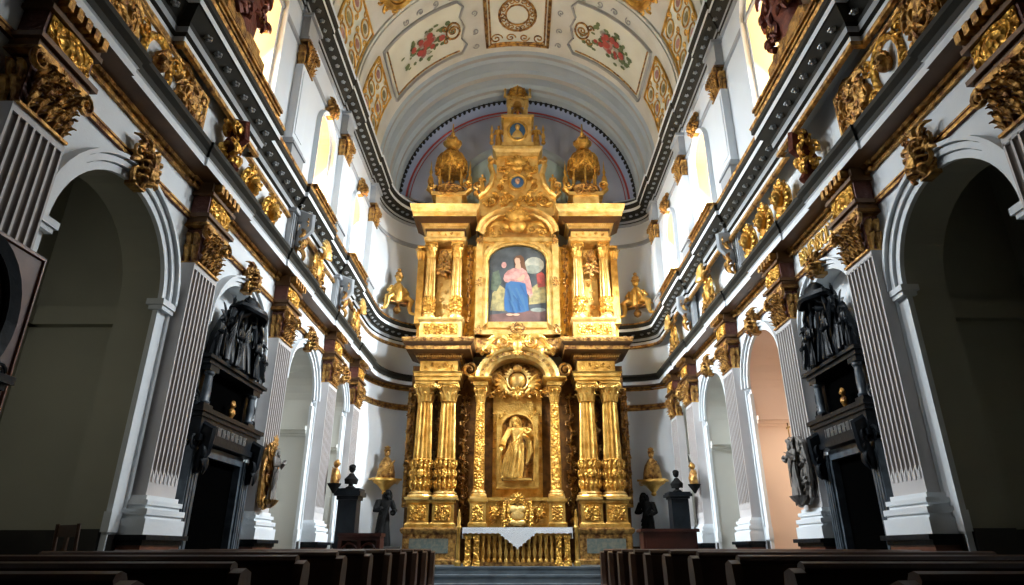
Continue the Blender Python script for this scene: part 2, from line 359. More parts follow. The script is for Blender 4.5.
for side, D, arches, yend in ((-1, DL, LA, LEND), (1, DR, RA, REND)):
    mb = MB(); T = side_T(side, D)
    for k, (yc, r, dep, kind) in enumerate(arches):
        lo = YW if k == 0 else (arches[k-1][0]+arches[k-1][1]+yc-r)/2
        hi = yend if k == len(arches)-1 else (yc+r+arches[k+1][0]-arches[k+1][1])/2
        bk = {'room': None, 'niche': 0, 'rec': 2 if (side > 0 and k == 2) else 0}[kind]
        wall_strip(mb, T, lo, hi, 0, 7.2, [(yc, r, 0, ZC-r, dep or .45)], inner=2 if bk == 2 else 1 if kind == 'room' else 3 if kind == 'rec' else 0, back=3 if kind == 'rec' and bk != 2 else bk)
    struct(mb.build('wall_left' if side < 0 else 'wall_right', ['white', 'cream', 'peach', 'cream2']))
    # side chapel behind the nearest arch
    yc, r = arches[0][:2]; c = MB(); a, b = yc-2.3, yc+1.35
    for P in ([T(a,.45,0),T(a,1.7,0),T(a,1.7,6),T(a,.45,6)], [T(b,.45,0),T(b,1.7,0),T(b,1.7,6),T(b,.45,6)], [T(a,1.7,0),T(b,1.7,0),T(b,1.7,6),T(a,1.7,6)],
              [T(a,.45,6),T(b,.45,6),T(b,1.7,6),T(a,1.7,6)], [T(a,.45,0),T(yc-r,.45,0),T(yc-r,.45,6),T(a,.45,6)], [T(yc+r,.45,0),T(b,.45,0),T(b,.45,6),T(yc+r,.45,6)],
              [T(yc-r,.45,ZC),T(yc+r,.45,ZC),T(yc+r,.45,6),T(yc-r,.45,6)]): c.add(P, [(0,1,2,3)])
    s = 1 if side < 0 else -1
    c.box(*sorted((on(side,0,D+.5,0)[0], on(side,0,D+1.7,0)[0])), b-.12, b, 3.75, 3.98)
    c.box(*sorted((on(side,0,D+1.58,0)[0], on(side,0,D+1.7,0)[0])), b-1.2, b, 3.75, 3.98)
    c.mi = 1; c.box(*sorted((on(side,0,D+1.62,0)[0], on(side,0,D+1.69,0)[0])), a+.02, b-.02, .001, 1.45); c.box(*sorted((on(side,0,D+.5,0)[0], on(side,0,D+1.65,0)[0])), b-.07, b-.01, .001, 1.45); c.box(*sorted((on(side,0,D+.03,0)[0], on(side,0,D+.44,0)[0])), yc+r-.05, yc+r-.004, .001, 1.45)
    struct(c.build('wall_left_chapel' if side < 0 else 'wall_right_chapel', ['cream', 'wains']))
    # upper wall with windows
    wins = [(7.85, .70, 7.70, 10.2, .8), (11.5, .44, 7.70, 9.56, .8), (14.5, .42, 7.70, 9.4, .8)] if side < 0 else [(8.2, .70, 7.70, 10.2, .8), (12.25, .48, 7.70, 9.62, .8), (15.4, .45, 7.70, 9.38, .8)]
    mb = MB(); T = side_T(side, DU); e2 = LEND if side < 0 else REND
    wall_strip(mb, T, YW, e2, 7.2, 12.05, wins, inner=1)
    rw = MB(); rw.add([T(YN,0,0), T(YW,0,0), T(YW,0,12.05), T(YN,0,12.05)], [(0,1,2,3)]); struct(rw.build('wall_left_rear' if side < 0 else 'wall_right_rear', 'wains'))  # unseen rear walls kept dark so less light bounces down the nave
    if side > 0: mb.mi = 0; mb.add([T(YW,0,7.2), T(e2,0,7.2), T(e2,.2,7.2), T(YW,.2,7.2)], [(0,1,2,3)])
    struct(mb.build('wall_left_upper' if side < 0 else 'wall_right_upper', ['white2', 'reveal']))
    for k, (yc, r, zb, zs, dep) in enumerate(wins):
        n = k+1 if side < 0 else k+4
        m = MB(); N = 14; out = [(yc-r*math.cos(PI*i/N), zs+r*math.sin(PI*i/N)) for i in range(N+1)]
        ol = [(yc-r, zb)]+out+[(yc+r, zb)]
        m.add([T(a, dep-.02, z) for a, z in ol], [list(range(len(ol)))])
        w = struct(m.build('window_%d' % n, 'sky'))
        fr = MB()                                   # white raised surround on the nave face
        pts = [T(yc-(r+.1)*math.cos(PI*i/N), -.015, zs+(r+.1)*math.sin(PI*i/N)) for i in range(N+1)]
        pts = [T(yc-r-.1, -.015, zb)]+pts+[T(yc+r+.1, -.015, zb)]
        fr.tube(pts, [(.03, .10)]*len(pts), 6, up=(1,0,0)); fr.build('window_frame', 'white2', w)
        g = MB()
        for q in range(4): g.tube([T(yc-r, dep-.06, zb+.5+q*.55), T(yc+r, dep-.06, zb+.5+q*.55)], .012, 4)
        g.tube([T(yc, dep-.06, zb), T(yc, dep-.06, zs+r)], .015, 4); g.build('glazing_bar', 'stone', w)
        sl = MB(); sy0, sy1, so = (6.02, 8.25, .455) if k == 0 else (yc-r-.62, yc+r-.12, .38)
        for z0, z1, g in ((7.60, 7.64, .0), (7.64, 7.67, -.03), (7.67, 7.72, .02)):
            xs = sorted((T(0,-so-g,0)[0], T(0,.1,0)[0])); sl.box(*xs, sy0-g, sy1+g, z0, z1)
        sl.build('window_sill', 'oldgold', w)
# floor, chancel steps
f = MB(); f.box(-7, 7, -4.2, 19, -.1, 0); struct(f.build('floor', 'floor'))
for k in range(6):
    f = MB(); z = .92-.153*k
    if k == 0: f.box(-4.18, 4.38, 15.02, YB, .001, z)
    else: f.box(-2.4-.0*k, 2.4, 15.02-.4*k, 15.02-.4*(k-1)-.001, .001, z)
    f.box(-2.42 if k else -4.18, 2.42 if k else 4.38, 15.0-.4*k, 15.05-.4*k, z-.035, z+.002)
    struct(f.build('trim_%d' % (40+k), 'step'))
# apse: curved corner walls and back wall
def arc(side, D, y0):
    cx = 2.9; return [(side*(cx+(D-cx)*math.cos(t)), y0+(YB-y0)*math.sin(t)) for t in [PI/2*i/10 for i in range(11)]]
for name, side, D, y0, z0, z1, m in (('wall_back_left', -1, DL, LEND, 0, 7.2, 'white'), ('wall_back_right', 1, DR, REND, 0, 7.2, 'white'),
                                   ('wall_back_left_upper', -1, DU, LEND, 7.2, 12.0, 'white2'), ('wall_back_right_upper', 1, DU, REND, 7.2, 12.0, 'white2')):
    mb = MB(); p = arc(side, D, y0); mb.sweep(p if side < 0 else p[::-1], [(0, z0), (0, z1)]); struct(mb.build(name, m, sharp=60))
mb = MB(); mb.add([(-2.9,YB,0),(2.9,YB,0),(2.9,YB,12),(-2.9,YB,12)], [(0,1,2,3)]); struct(mb.build('wall_back', 'white2'))
# vault and apse arch
RV, ZV = 4.1, 11.9
mb = MB(); N = 40
def cyl(th, y, dr=0.): a = math.radians(th); return ((RV-dr)*math.sin(a), y, ZV+(RV-dr)*math.cos(a))
mb.add([cyl(-92+184*i/N, y) for y in (YN, 15.9) for i in range(N+1)], [(i, i+1, N+2+i, N+1+i) for i in range(N)])
ceil = struct(mb.build('ceiling', 'vault', sharp=60))
prof = [(4.1,15.85),(4.03,15.93),(4.05,16.08),(4.0,16.2),(4.05,16.34),(4.06,16.66),(3.97,16.76),(3.95,16.92),(4.0,17.02),(4.0,17.3),(3.9,17.4),(3.91,17.55),(3.85,17.65),(3.86,17.95)]
mb = MB(); n = 48
for i in range(n+1):
    a = -PI/2-.06+(PI+.12)*i/n
    for r, y in prof: mb.v.append(V((r*math.sin(a), y, ZV+r*math.cos(a))))
k = len(prof)
for i in range(n):
    for j in range(k-1): mb.f.append([i*k+j, (i+1)*k+j, (i+1)*k+j+1, i*k+j+1]); mb.m.append(1 if j in (1, 6, 10) else 0)
struct(mb.build('trim_1', ['arch', 'vgrey'], sharp=30))
mb = MB(); a = [(-PI/2-.06)+(PI+.12)*i/n for i in range(n+1)]
def disc(mb, R, y, mi): mb.mi = mi; mb.add([(R*math.sin(t), y, ZV+R*math.cos(t)) for t in a], [list(range(n+1))])
disc(mb, 4.3, YB-.02, 0); disc(mb, 2.05, YB-.035, 1); mb.mi = 2
mb.tube([(2.2*math.sin(t), YB-.05, ZV+2.2*math.cos(t)) for t in a], [(.14, .06)]*(n+1), 6, up=(0,-1,0))
mb.mi = 3; mb.tube([(3.72*math.sin(t), YB-.04, ZV+3.72*math.cos(t)) for t in a], [(.035, .02)]*(n+1), 6, up=(0,-1,0)); mb.tube([(3.60*math.sin(t), YB-.04, ZV+3.60*math.cos(t)) for t in a], [(.015, .015)]*(n+1), 6, up=(0,-1,0))
tym = struct(mb.build('wall_back_tympanum', ['lilac', 'teal', 'arch', 'red'], sharp=50))
mb = MB()                                          # dark bead course round the tympanum
for i in range(66):
    t = -PI/2+PI*(i+.5)/66; x, z = 3.83*math.sin(t), ZV+3.83*math.cos(t); mb.ell((x, 18.0, z), .06, .1, .06, 6, 4)
mb.tube([(3.88*math.sin(t), 17.98, ZV+3.88*math.cos(t)) for t in a], [(.05, .03)]*(n+1), 5, up=(0,-1,0))
mb.build('trim_2', 'dkstone', tym)
# unseen wall behind the camera, made dark to cut bounced light
mb = MB(); mb.add([(-7,YN,0),(7,YN,0),(7,YN,16.2),(-7,YN,16.2)], [(0,1,2,3)]); struct(mb.build('wall_front', 'wains'))

# ---- cornices, each swept once round the whole church
def path(dl, dr, brkL, brkR, b, yl=LEND, yr=REND):
    p = [(-dl, YN)]
    for y0, y1, *c in brkL: e = c[0] if c else b; p += [(-dl, y0), (-dl+e, y0), (-dl+e, y1), (-dl, y1)]
    p += arc(-1, dl, yl); q = [(dr, YN)]
    for y0, y1, *c in brkR: e = c[0] if c else b; q += [(dr, y0), (dr-e, y0), (dr-e, y1), (dr, y1)]
    q += arc(1, dr, yr); return p + q[::-1]
def walk(p, step, off):
    out = []; carry = step/2
    for (x0, y0), (x1, y1) in zip(p, p[1:]):
        L = math.hypot(x1-x0, y1-y0)
        if L < .22 and L > 0 and abs(x1-x0) > abs(y1-y0)*3 and abs(x0) > 3.5: continue
        while carry <= L:
            u = carry/L; dx, dy = (x1-x0)/L, (y1-y0)/L
            out.append((x0+dx*L*u+dy*off, y0+dy*L*u-dx*off, math.atan2(dy, dx))); carry += step
        carry -= L
    return out
pw = .42
p1 = path(DL, DR, [(y-pw, y+pw) for y, _ in LP], [(y-pw, y+pw) for y in RP], .03, LEND+.02, REND+.1)
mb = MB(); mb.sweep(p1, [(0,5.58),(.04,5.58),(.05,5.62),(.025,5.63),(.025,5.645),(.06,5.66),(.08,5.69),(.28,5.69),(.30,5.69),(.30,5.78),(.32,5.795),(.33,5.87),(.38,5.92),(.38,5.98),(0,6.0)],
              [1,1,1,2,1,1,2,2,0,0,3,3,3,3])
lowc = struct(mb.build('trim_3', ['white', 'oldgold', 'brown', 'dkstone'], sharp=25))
bL = [(6.0, 8.27, .14), (10.5, 11.8), (13.5, 14.75)]; bR = [(6.0, 8.27, .14), (11.2, 12.55), (14.4, 15.7)]
p2 = path(DU, DU+.0, bL, bR, .06)
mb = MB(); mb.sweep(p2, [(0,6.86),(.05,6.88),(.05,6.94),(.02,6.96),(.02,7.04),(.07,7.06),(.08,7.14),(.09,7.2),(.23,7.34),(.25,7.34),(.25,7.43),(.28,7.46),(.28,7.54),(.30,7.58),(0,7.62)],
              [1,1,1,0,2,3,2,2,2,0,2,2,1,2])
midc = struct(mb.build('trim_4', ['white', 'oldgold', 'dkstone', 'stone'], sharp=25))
uL = [9.75, 12.75, 15.95]; uR = [10.45, 13.6, 16.95]
p3 = path(DU, DU, [(y-.34, y+.34) for y in uL], [(y-.34, y+.34) for y in uR], .035)
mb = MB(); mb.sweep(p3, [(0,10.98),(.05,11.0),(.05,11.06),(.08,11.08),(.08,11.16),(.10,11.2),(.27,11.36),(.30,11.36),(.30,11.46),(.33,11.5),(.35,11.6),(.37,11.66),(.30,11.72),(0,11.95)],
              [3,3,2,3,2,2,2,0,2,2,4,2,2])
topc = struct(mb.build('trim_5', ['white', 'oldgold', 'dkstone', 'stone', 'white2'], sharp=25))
for p, z, off, step, par in ((p2, 7.235, .16, .28, midc), (p3, 11.25, .185, .26, topc)):   # rosettes under the soffits
    mb = MB()
    for x, y, a in walk(p, step, off):
        if y > 18.3 and abs(x) < 3: continue
        if y < 4: continue
        for q in range(5):
            b = 2*PI*q/5; mb.ell((x+.035*math.cos(b), y+.035*math.sin(b), z), .025, .025, .02, 5, 4)
        mb.ell((x, y, z-.015), .025, .025, .03, 5, 4)
    mb.build('soffit_ornament', 'silver', par)
mb = MB()                                           # bead moulding under the low cornice
ps = path(DU, DU, [], [], 0)
mb.sweep([q for q in ps], [(0,10.22),(.04,10.24),(.04,10.30),(.02,10.32),(.02,10.36),(0,10.38)]); struct(mb.build('trim_6', 'stone', sharp=25))
# gold string line at the arch crowns
mb = MB()
for side, D, arches, PP in ((-1, DL, LA, [y for y, _ in LP]), (1, DR, RA, RP)):
    pth = [(side*D, PP[0]-1.5), (side*D, PP[-1])]
    if side > 0: pth = pth[::-1]
    mb.sweep(pth, [(0,5.16),(.04,5.16),(.05,5.19),(.02,5.205),(.04,5.22),(.04,5.24),(0,5.26)], [1,0,0,1,0,0])
struct(mb.build('trim_7', ['oldgold', 'redbole'], sharp=25))
ps = arc(-1, DL, LEND); qs = arc(1, DR, REND)[::-1]
for k, p in ((8, ps), (9, qs)):
    mb = MB(); mb.sweep(p, [(0,5.0),(.05,5.02),(.06,5.08),(.03,5.10),(.05,5.14),(0,5.18)], [0,0,1,0,0]); struct(mb.build('trim_%d' % k, ['oldgold', 'redbole']))
# arch surrounds: archivolt, impost and narrow jamb strip, one per arch
n = 10
for side, D, arches in ((-1, DL, LA), (1, DR, RA)):
    for k, (yc, r, dep, kind) in enumerate(arches):
        T = side_T(side, D); mb = MB(); w = .2 if k == 0 else .15; N = 24
        for q, (ra, rb, o) in enumerate(((r-.01, r+w*.34, .05), (r+w*.34, r+w*.40, .015), (r+w*.40, r+w*.72, .085), (r+w*.72, r+w*.78, .03), (r+w*.78, r+w, .13))):
            P = []
            for i in range(N+1):
                a = PI*i/N; c, s = -math.cos(a), math.sin(a)
                P += [T(yc+ra*c,0,ZC-r+ra*s), T(yc+ra*c,-o,ZC-r+ra*s), T(yc+rb*c,-o,ZC-r+rb*s), T(yc+rb*c,0,ZC-r+rb*s)]
            mb.add(P, [(i*4+j, i*4+4+j, i*4+5+j, i*4+1+j) for i in range(N) for j in range(3)])
        zs = ZC-r
        for e in (-1, 1):
            y0, y1 = sorted((yc+e*(r-.02), yc+e*(r+w*.9))); xs = sorted((T(0,-.04,0)[0], T(0,.02,0)[0])); mb.box(*xs, y0, y1, 0, zs-.12)
            y0, y1 = sorted((yc+e*(r+w*.78), yc+e*(r+w))); xs = sorted((T(0,-.07,0)[0], T(0,.02,0)[0])); mb.box(*xs, y0, y1, 0, zs-.02)
            if k == 0:
                y0, y1 = sorted((yc+e*(r-.05), yc+e*(r+w))); xs = sorted((T(0,-.10,0)[0], T(0,.06,0)[0])); mb.box(*xs, y0, y1, zs-.12, zs-.07)
                y0, y1 = sorted((yc+e*(r-.08), yc+e*(r+w))); xs = sorted((T(0,-.12,0)[0], T(0,.08,0)[0])); mb.box(*xs, y0, y1, zs-.07, zs)
            y0, y1 = sorted((yc+e*(r-.05), yc+e*(r+w))); xs = sorted((T(0,-.06,0)[0], T(0,.02,0)[0])); mb.box(*xs, y0, y1, 1.42, 1.62)
        ob = struct(mb.build('trim_%d' % n, 'white', sharp=30)); n += 1
        if kind == 'rec':                              # ledge on the recess back wall and dark dado
            lg = MB()
            for z0, z1, d in ((3.36, 3.41, .03), (3.41, 3.47, .07), (3.47, 3.55, .12)):
                xs = sorted((T(0,dep-.002,0)[0], T(0,.02,0)[0])); lg.box(*xs, yc+r-d, yc+r-.002, z0, z1)
                xs = sorted((T(0,dep-.002,0)[0], T(0,dep-d,0)[0])); lg.box(*xs, yc-r+.002, yc+r-.002, z0, z1)
            lg.build('ledge', 'peach' if side > 0 and k == 2 else 'cream2', ob)
        if kind != 'room':
            dd = MB(); xs = sorted((T(0,(dep-.002),0)[0], T(0,dep-.05,0)[0])); dd.box(*xs, yc-r+.01, yc+r-.01, .001, 1.38); dd.build('dado', 'wains', ob)
# dark dado along the walls between pedestals
for k, (side, D, arches, e, yend) in enumerate(((-1, DL, LA, .05, LEND), (1, DR, RA, .05, REND))):
    mb = MB(); cur = YN+.1
    for yc, r, dep, kind in list(arches)+[(yend+.4, .4, 0, 0)]:
        xs = sorted((on(side,0,D,0)[0], on(side,0,D-e,0)[0])); mb.box(*xs, cur, yc-r-.002, .001, 1.40); cur = yc+r+.002
    struct(mb.build('baseboard_left' if side < 0 else 'baseboard_right', 'wains'))

# ------------------------------------------------------------------ painted vault decoration
def cpath(pts, dr=.03, sub=6):
    out = []
    for (t0, y0), (t1, y1) in zip(pts, pts[1:]):
        for i in range(sub): u = i/sub; out.append(cyl(t0+(t1-t0)*u, y0+(y1-y0)*u, dr))
    return out+[cyl(*pts[-1], dr)]
def vpatch(mb, t0, t1, y0, y1, dr=.015, n=10):
    mb.add([cyl(t0+(t1-t0)*i/n, y, dr) for y in (y0, y1) for i in range(n+1)], [(i, i+1, n+2+i, n+1+i) for i in range(n)])
def vring(mb, t, y, R, Ry, w, dr=.04, n=18):
    mb.tube([cyl(t+math.degrees(R*math.cos(2*PI*i/n)/RV), y+Ry*math.sin(2*PI*i/n), dr) for i in range(n+1)], w, 5)
def vblob(mb, t, y, R, Ry=None, dr=.02, n=10):
    mb.add([cyl(t+math.degrees(R*math.cos(2*PI*i/n)/RV), y+(Ry or R)*math.sin(2*PI*i/n), dr) for i in range(n)], [list(range(n))])
def vscroll(mb, t, y, R, d, turns=1.4, w=.03, a0=0.):
    k = 16; mb.tube([cyl(t+math.degrees(R*(1-.85*i/k)*math.cos(a0+d*turns*6.28*i/k)/RV), y+R*(1-.85*i/k)*math.sin(a0+d*turns*6.28*i/k), .03) for i in range(k+1)], w, 4)
mb = MB()                                            # transverse ribs
for y0, y1 in ((12.75, 13.15), (10.35, 10.7)):
    for a, b, d in ((y0, y1, .06), (y0+.08, y1-.08, .10)):
        P = []
        for i in range(49):
            t = -90+180*i/48
            if abs(t) < 16 and y0 > 12: continue
            P += [cyl(t, a, 0), cyl(t, a, d), cyl(t, b, d), cyl(t, b, 0)]
        kk = len(P)//4; h = kk//2 if y0 > 12 else kk
        mb.add(P, [(i*4+j, i*4+4+j, i*4+5+j, i*4+1+j) for i in range(kk-1) if not (y0 > 12 and i == h-1) for j in range(3)])
mb.build('rib', 'vault', ceil)
mb = MB(); vpatch(mb, -13.2, 13.2, 13.2, 15.5, .02); mb.build('painted_panel', 'vpanel', ceil)
mb = MB()
for s, w in ((0, .055), (1.6, .03)): mb.tube(cpath([(-13.4+s, 13.1+s*.06), (13.4-s, 13.1+s*.06), (13.4-s, 15.55-s*.06), (-13.4+s, 15.55-s*.06), (-13.4+s, 13.1+s*.06)]), w, 6)
for k in range(2): vring(mb, 0, 14.35, .55-.2*k, .62-.24*k, .04-.01*k)
for i in range(16):
    a = 2*PI*i/16; vscroll(mb, math.degrees(.46*math.cos(a)/RV), 14.35+.52*math.sin(a), .1, 1 if i % 2 else -1, 1.2, .02, a)
for a in (-1, 1):
    for b in (-1, 1): vscroll(mb, a*9.3, 14.35+b*.9, .2, a*b, 1.5, .025, 0)
    vscroll(mb, a*3, 15.25, .16, a, 1.4, .025); vscroll(mb, a*3, 13.45, .16, -a, 1.4, .025)
mb.build('gilt_frame', 'oldgold', ceil)
def rose_bunch(t, y, seed, s):
    r = random.Random(seed)
    g = MB()
    for i in range(60):
        a = r.random()*6.28; L = .15+.62*r.random(); tt = t+math.degrees(L*1.35*math.cos(a)/RV); yy = y+L*.8*math.sin(a)
        vblob(g, tt, yy, .05+.06*r.random(), .04+.05*r.random(), .022+.0003*i, 6)
    g.build('painted_leaves', 'p_green', ceil)
    for m, k in (('p_pale', 5), ('p_pink', 7), ('p_rose', 15)):
        f = MB()
        for i in range(k):
            a = r.random()*6.28; L = .46*r.random(); vblob(f, t+math.degrees(L*1.25*math.cos(a)/RV), y+L*.75*math.sin(a), .07+.05*r.random(), None, .046+.0004*i+(.016 if m == 'p_rose' else .008 if m == 'p_pink' else 0), 8)
        f.build('painted_roses', m, ceil)
for s in (-1, 1):
    mb = MB(); vpatch(mb, s*24, s*62, 13.6, 15.4, .012); mb.build('painted_panel', 'vpanel', ceil)
    mb = MB()
    fr = [(s*22.5, 13.75), (s*25, 13.5), (s*63, 13.5), (s*63, 15.5), (s*25, 15.5), (s*22.5, 15.2), (s*24.5, 14.9), (s*22.8, 14.5), (s*24.5, 14.1), (s*22.5, 13.75)]
    mb.tube(cpath(fr, .03), [(.07, .03)]*(len(cpath(fr))), 5, up=(0,1,0)); mb.build('grey_frame', 'vgrey', ceil)
    mb = MB(); fr = [(s*60.8, 13.62), (s*60.8, 15.38), (s*26, 15.38)]; mb.tube(cpath(fr, .03), .025, 5)
    vring(mb, s*28, 14.5, .22, .3, .03); vscroll(mb, s*28, 14.5, .17, s, 1.6, .03); vscroll(mb, s*31.5, 14.3, .12, -s, 1.2, .025); vscroll(mb, s*31.5, 14.8, .12, s, 1.2, .025)
    mb.build('gilt_scroll', 'oldgold', ceil)
    rose_bunch(s*41, 14.5, 5+s, s)
    for (t0, t1, y0, y1, sd) in ((66, 87, 13.45, 15.1, 1), (66, 87, 10.95, 12.65, 2)):
        mb = MB(); vpatch(mb, s*t0, s*t1, y0, y1, .012); mb.build('painted_panel', 'vpanel', ceil)
        mb = MB(); mb.tube(cpath([(s*t0, y0), (s*t1, y0), (s*t1, y1), (s*t0, y1), (s*t0, y0)]), .035, 5)
        r = random.Random(sd); h = y1-y0; w_ = t1-t0
        for i in range(3):
            for j in range(2):
                tt = t0+w_*(i+.5)/3; yy = y0+h*(j+.5)/2
                vring(mb, s*tt, yy, .17, .27, .022); vscroll(mb, s*(tt+2.6), yy+.28, .10, 1, 1.4, .016, r.random()*6); vscroll(mb, s*(tt-2.6), yy-.28, .10, -1, 1.4, .016, r.random()*6)
        mb.build('gilt_frame', 'gold', ceil)
        for m, o in (('p_pink', 0), ('p_yel', 1)):
            mb = MB()
            for i in range(3): vblob(mb, s*(t0+w_*(i+.5)/3), y0+h*((i+o) % 2*.5+.25), .09, .16, .03)
            mb.build('painted_flower', m, ceil)
    mb = MB(); vblob(mb, s*48, 12.05, .5, .55, .02, 20); mb.build('painted_panel', 'p_pale', ceil)
    mb = MB(); vring(mb, s*48, 12.05, .55, .6, .10); vring(mb, s*48, 12.05, .42, .47, .04)
    for i in range(12): a = i*PI/6; vscroll(mb, s*48+math.degrees(.66*math.cos(a)/RV), 12.05+.7*math.sin(a), .13, 1 if i % 2 else -1, 1.2, .035, a)
    mb.build('gilt_wreath', 'gold', ceil)
    mb = MB()
    for i in range(6): a = i*1.05; vblob(mb, s*48+math.degrees(.2*math.cos(a)/RV), 12.05+.24*math.sin(a), .12, .14, .03+.001*i, 8)
    mb.build('painted_figures', 'p_blue', ceil)
    mb = MB()
    for i in range(4): a = i*1.57+.6; vblob(mb, s*48+math.degrees(.17*math.cos(a)/RV), 12.05+.16*math.sin(a), .09, .1, .045+.001*i, 8)
    mb.build('painted_figures', 'p_pink', ceil)
    mb = MB()
    for i in range(5): vscroll(mb, s*(20+i*7), 13.3, .12, 1 if i % 2 else -1, 1.2, .018, i)
    for yy in (13.4, 14.1, 14.8, 15.4): vscroll(mb, s*18.2, yy, .11, s, 1.2, .018, yy)
    mb.build('grey_scroll', 'vgrey', ceil)

# ------------------------------------------------------------------ lower pilasters
def make_pilaster():
    t = thing('fluted_pilaster', 'x', 'pilaster'); d = .2; w = .62
    m = MB(); m.box(-.40, .40, -.30, 0, 0, 1.30); m.box(-.30, .30, -.31, -.29, .25, 1.15); m.build('pedestal', 'redm', t)
    m = MB(); m.box(-.42, .42, -.32, 0, 1.30, 1.35); m.box(-.45, .45, -.37, 0, 1.35, 1.40); m.build('pedestal_cap', 'black', t)
    m = MB()
    for z0, z1, e in ((1.40, 1.56, .11), (1.56, 1.60, .08), (1.60, 1.66, .10), (1.66, 1.70, .05), (1.70, 1.75, .07), (1.75, 1.80, .03)):
        m.box(-w/2-e, w/2+e, -d-e, 0, z0, z1)
    m.build('base', 'white', t)
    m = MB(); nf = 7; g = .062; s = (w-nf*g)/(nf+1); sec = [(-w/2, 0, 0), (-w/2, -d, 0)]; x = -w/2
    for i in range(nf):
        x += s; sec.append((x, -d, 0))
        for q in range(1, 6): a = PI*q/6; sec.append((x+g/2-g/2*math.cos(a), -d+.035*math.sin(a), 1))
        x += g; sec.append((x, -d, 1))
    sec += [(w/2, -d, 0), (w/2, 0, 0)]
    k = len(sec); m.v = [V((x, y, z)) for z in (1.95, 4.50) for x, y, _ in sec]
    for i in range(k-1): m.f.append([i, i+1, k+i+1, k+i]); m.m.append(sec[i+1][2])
    m.mi = 0; m.box(-w/2, w/2, -d, 0, 1.80, 1.95); m.box(-w/2, w/2, -d, 0, 4.48, 4.55)
    for i in range(nf):                              # light cabling spikes at the foot of the flutes
        x = -w/2+s+g/2+i*(s+g); m.tube([(x, -d+.015, 1.94), (x, -d+.012, 2.02), (x, -d+.03, 2.10)], [.028, .024, .004], 6)
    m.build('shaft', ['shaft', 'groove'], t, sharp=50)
    m = capital(MB(), .66, .56, d+.02); o = m.build('capital', ['redbole', 'oldgold'], t); o.location = (0, 0, 4.55)
    m = MB(); m.box(-.33, .33, -.25, 0, 5.11, 5.17); m.box(-.37, .37, -.29, 0, 5.17, 5.22); m.mi = 1; m.box(-.30, .30, -.22, 0, 5.22, 5.52)
    m.mi = 0; m.box(-.34, .34, -.27, 0, 5.50, 5.55)
    for i in range(5): m.mi = 2; m.box(-.28+.12*i, -.21+.12*i, -.34, -.2, 5.57, 5.685)
    m.mi = 0; m.box(-.33, .33, -.24, 0, 5.55, 5.685)
    b = m.build('entablature_block', ['brown', 'redbole', 'oldgold'], t)
    m = MB(); m.prism([(-.27,5.24),(.27,5.24),(.27,5.49),(-.27,5.49)], -.235, -.215); m.ell((0, -.22, 5.365), .17, .06, .11, 14, 8); m.ring(0, -.235, 5.365, .20, .125, .022, 20)
    for e in (-1, 1):
        m.volute(e*.23, -.24, 5.43, .04, e); m.volute(e*.23, -.24, 5.30, .04, -e)
    m.build('gilt_panel', 'goldc', b)
    return t
pil = make_pilaster()
Lb = ['nearest to the camera, its foot hidden by a painted board', 'between the dark open chapel and the black portal', 'beyond the black portal, carrying a carved cartouche', 'between the two pale arched niches', 'at the corner of the apse']
Rb = ['nearest to the camera, top right of the photo', 'between the dark chapel and the black portal', 'beside the peach-lit niche, carrying a carved figure', 'just beyond the peach-lit niche', 'between the grey niche and the narrowest niche', 'at the corner of the apse']
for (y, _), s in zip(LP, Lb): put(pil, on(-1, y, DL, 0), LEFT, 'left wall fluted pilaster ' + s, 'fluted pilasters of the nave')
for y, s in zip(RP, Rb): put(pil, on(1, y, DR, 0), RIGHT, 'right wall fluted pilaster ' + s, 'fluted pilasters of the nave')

# keystones
def make_keystone():
    m = MB(); keystone(m, .46, .55); o = m.build('keystone_ornament', 'oldgold'); tag(o, 'x', 'ornament'); return o
ks = make_keystone()
for (side, D, arches, nm) in ((-1, DL, LA, ['dark open chapel arch nearest the camera', 'arch over the black portal', 'nearer pale niche', 'farther narrow niche']),
                              (1, DR, RA, ['dark open chapel arch nearest the camera', 'arch over the black portal, under gilt lettering', 'peach-lit niche', 'grey niche beyond the peach one', 'narrowest niche beside the apse'])):
    for k, (yc, r, dep, kind) in enumerate(arches):
        sc_ = 1. if k == 0 else .82
        put(ks, on(side, yc, D+.0, ZC-.06), rot(side), ('left' if side < 0 else 'right') + ' wall gilded leaf keystone on the ' + nm[k], 'gilded keystones', (sc_, 1, .62 if side > 0 and k == 1 else sc_))

# gilt lettering over the right portal
cu = bpy.data.curves.new('letters', 'FONT'); cu.body = "BENE'VISOLVN"; cu.size = .34; cu.extrude = .014; cu.align_x = 'CENTER'; cu.space_character = .95
to = bpy.data.objects.new('tmp_letters', cu); COL.objects.link(to); bpy.context.view_layer.update()
me = bpy.data.meshes.new_from_object(to.evaluated_get(bpy.context.evaluated_depsgraph_get())); COL.objects.unlink(to); bpy.data.objects.remove(to)
for v in me.vertices: v.co = V((v.co.x*.60, -v.co.z-.02, v.co.y))
me.materials.clear(); me.materials.append(M['gold'])
lt = bpy.data.objects.new('gilt_inscription', me); COL.objects.link(lt); lt.location = on(1, 8.3, DR, 5.30); lt.rotation_euler[2] = RIGHT
tag(lt, 'gilt capital lettering fixed to the frieze above the right black portal', 'inscription')

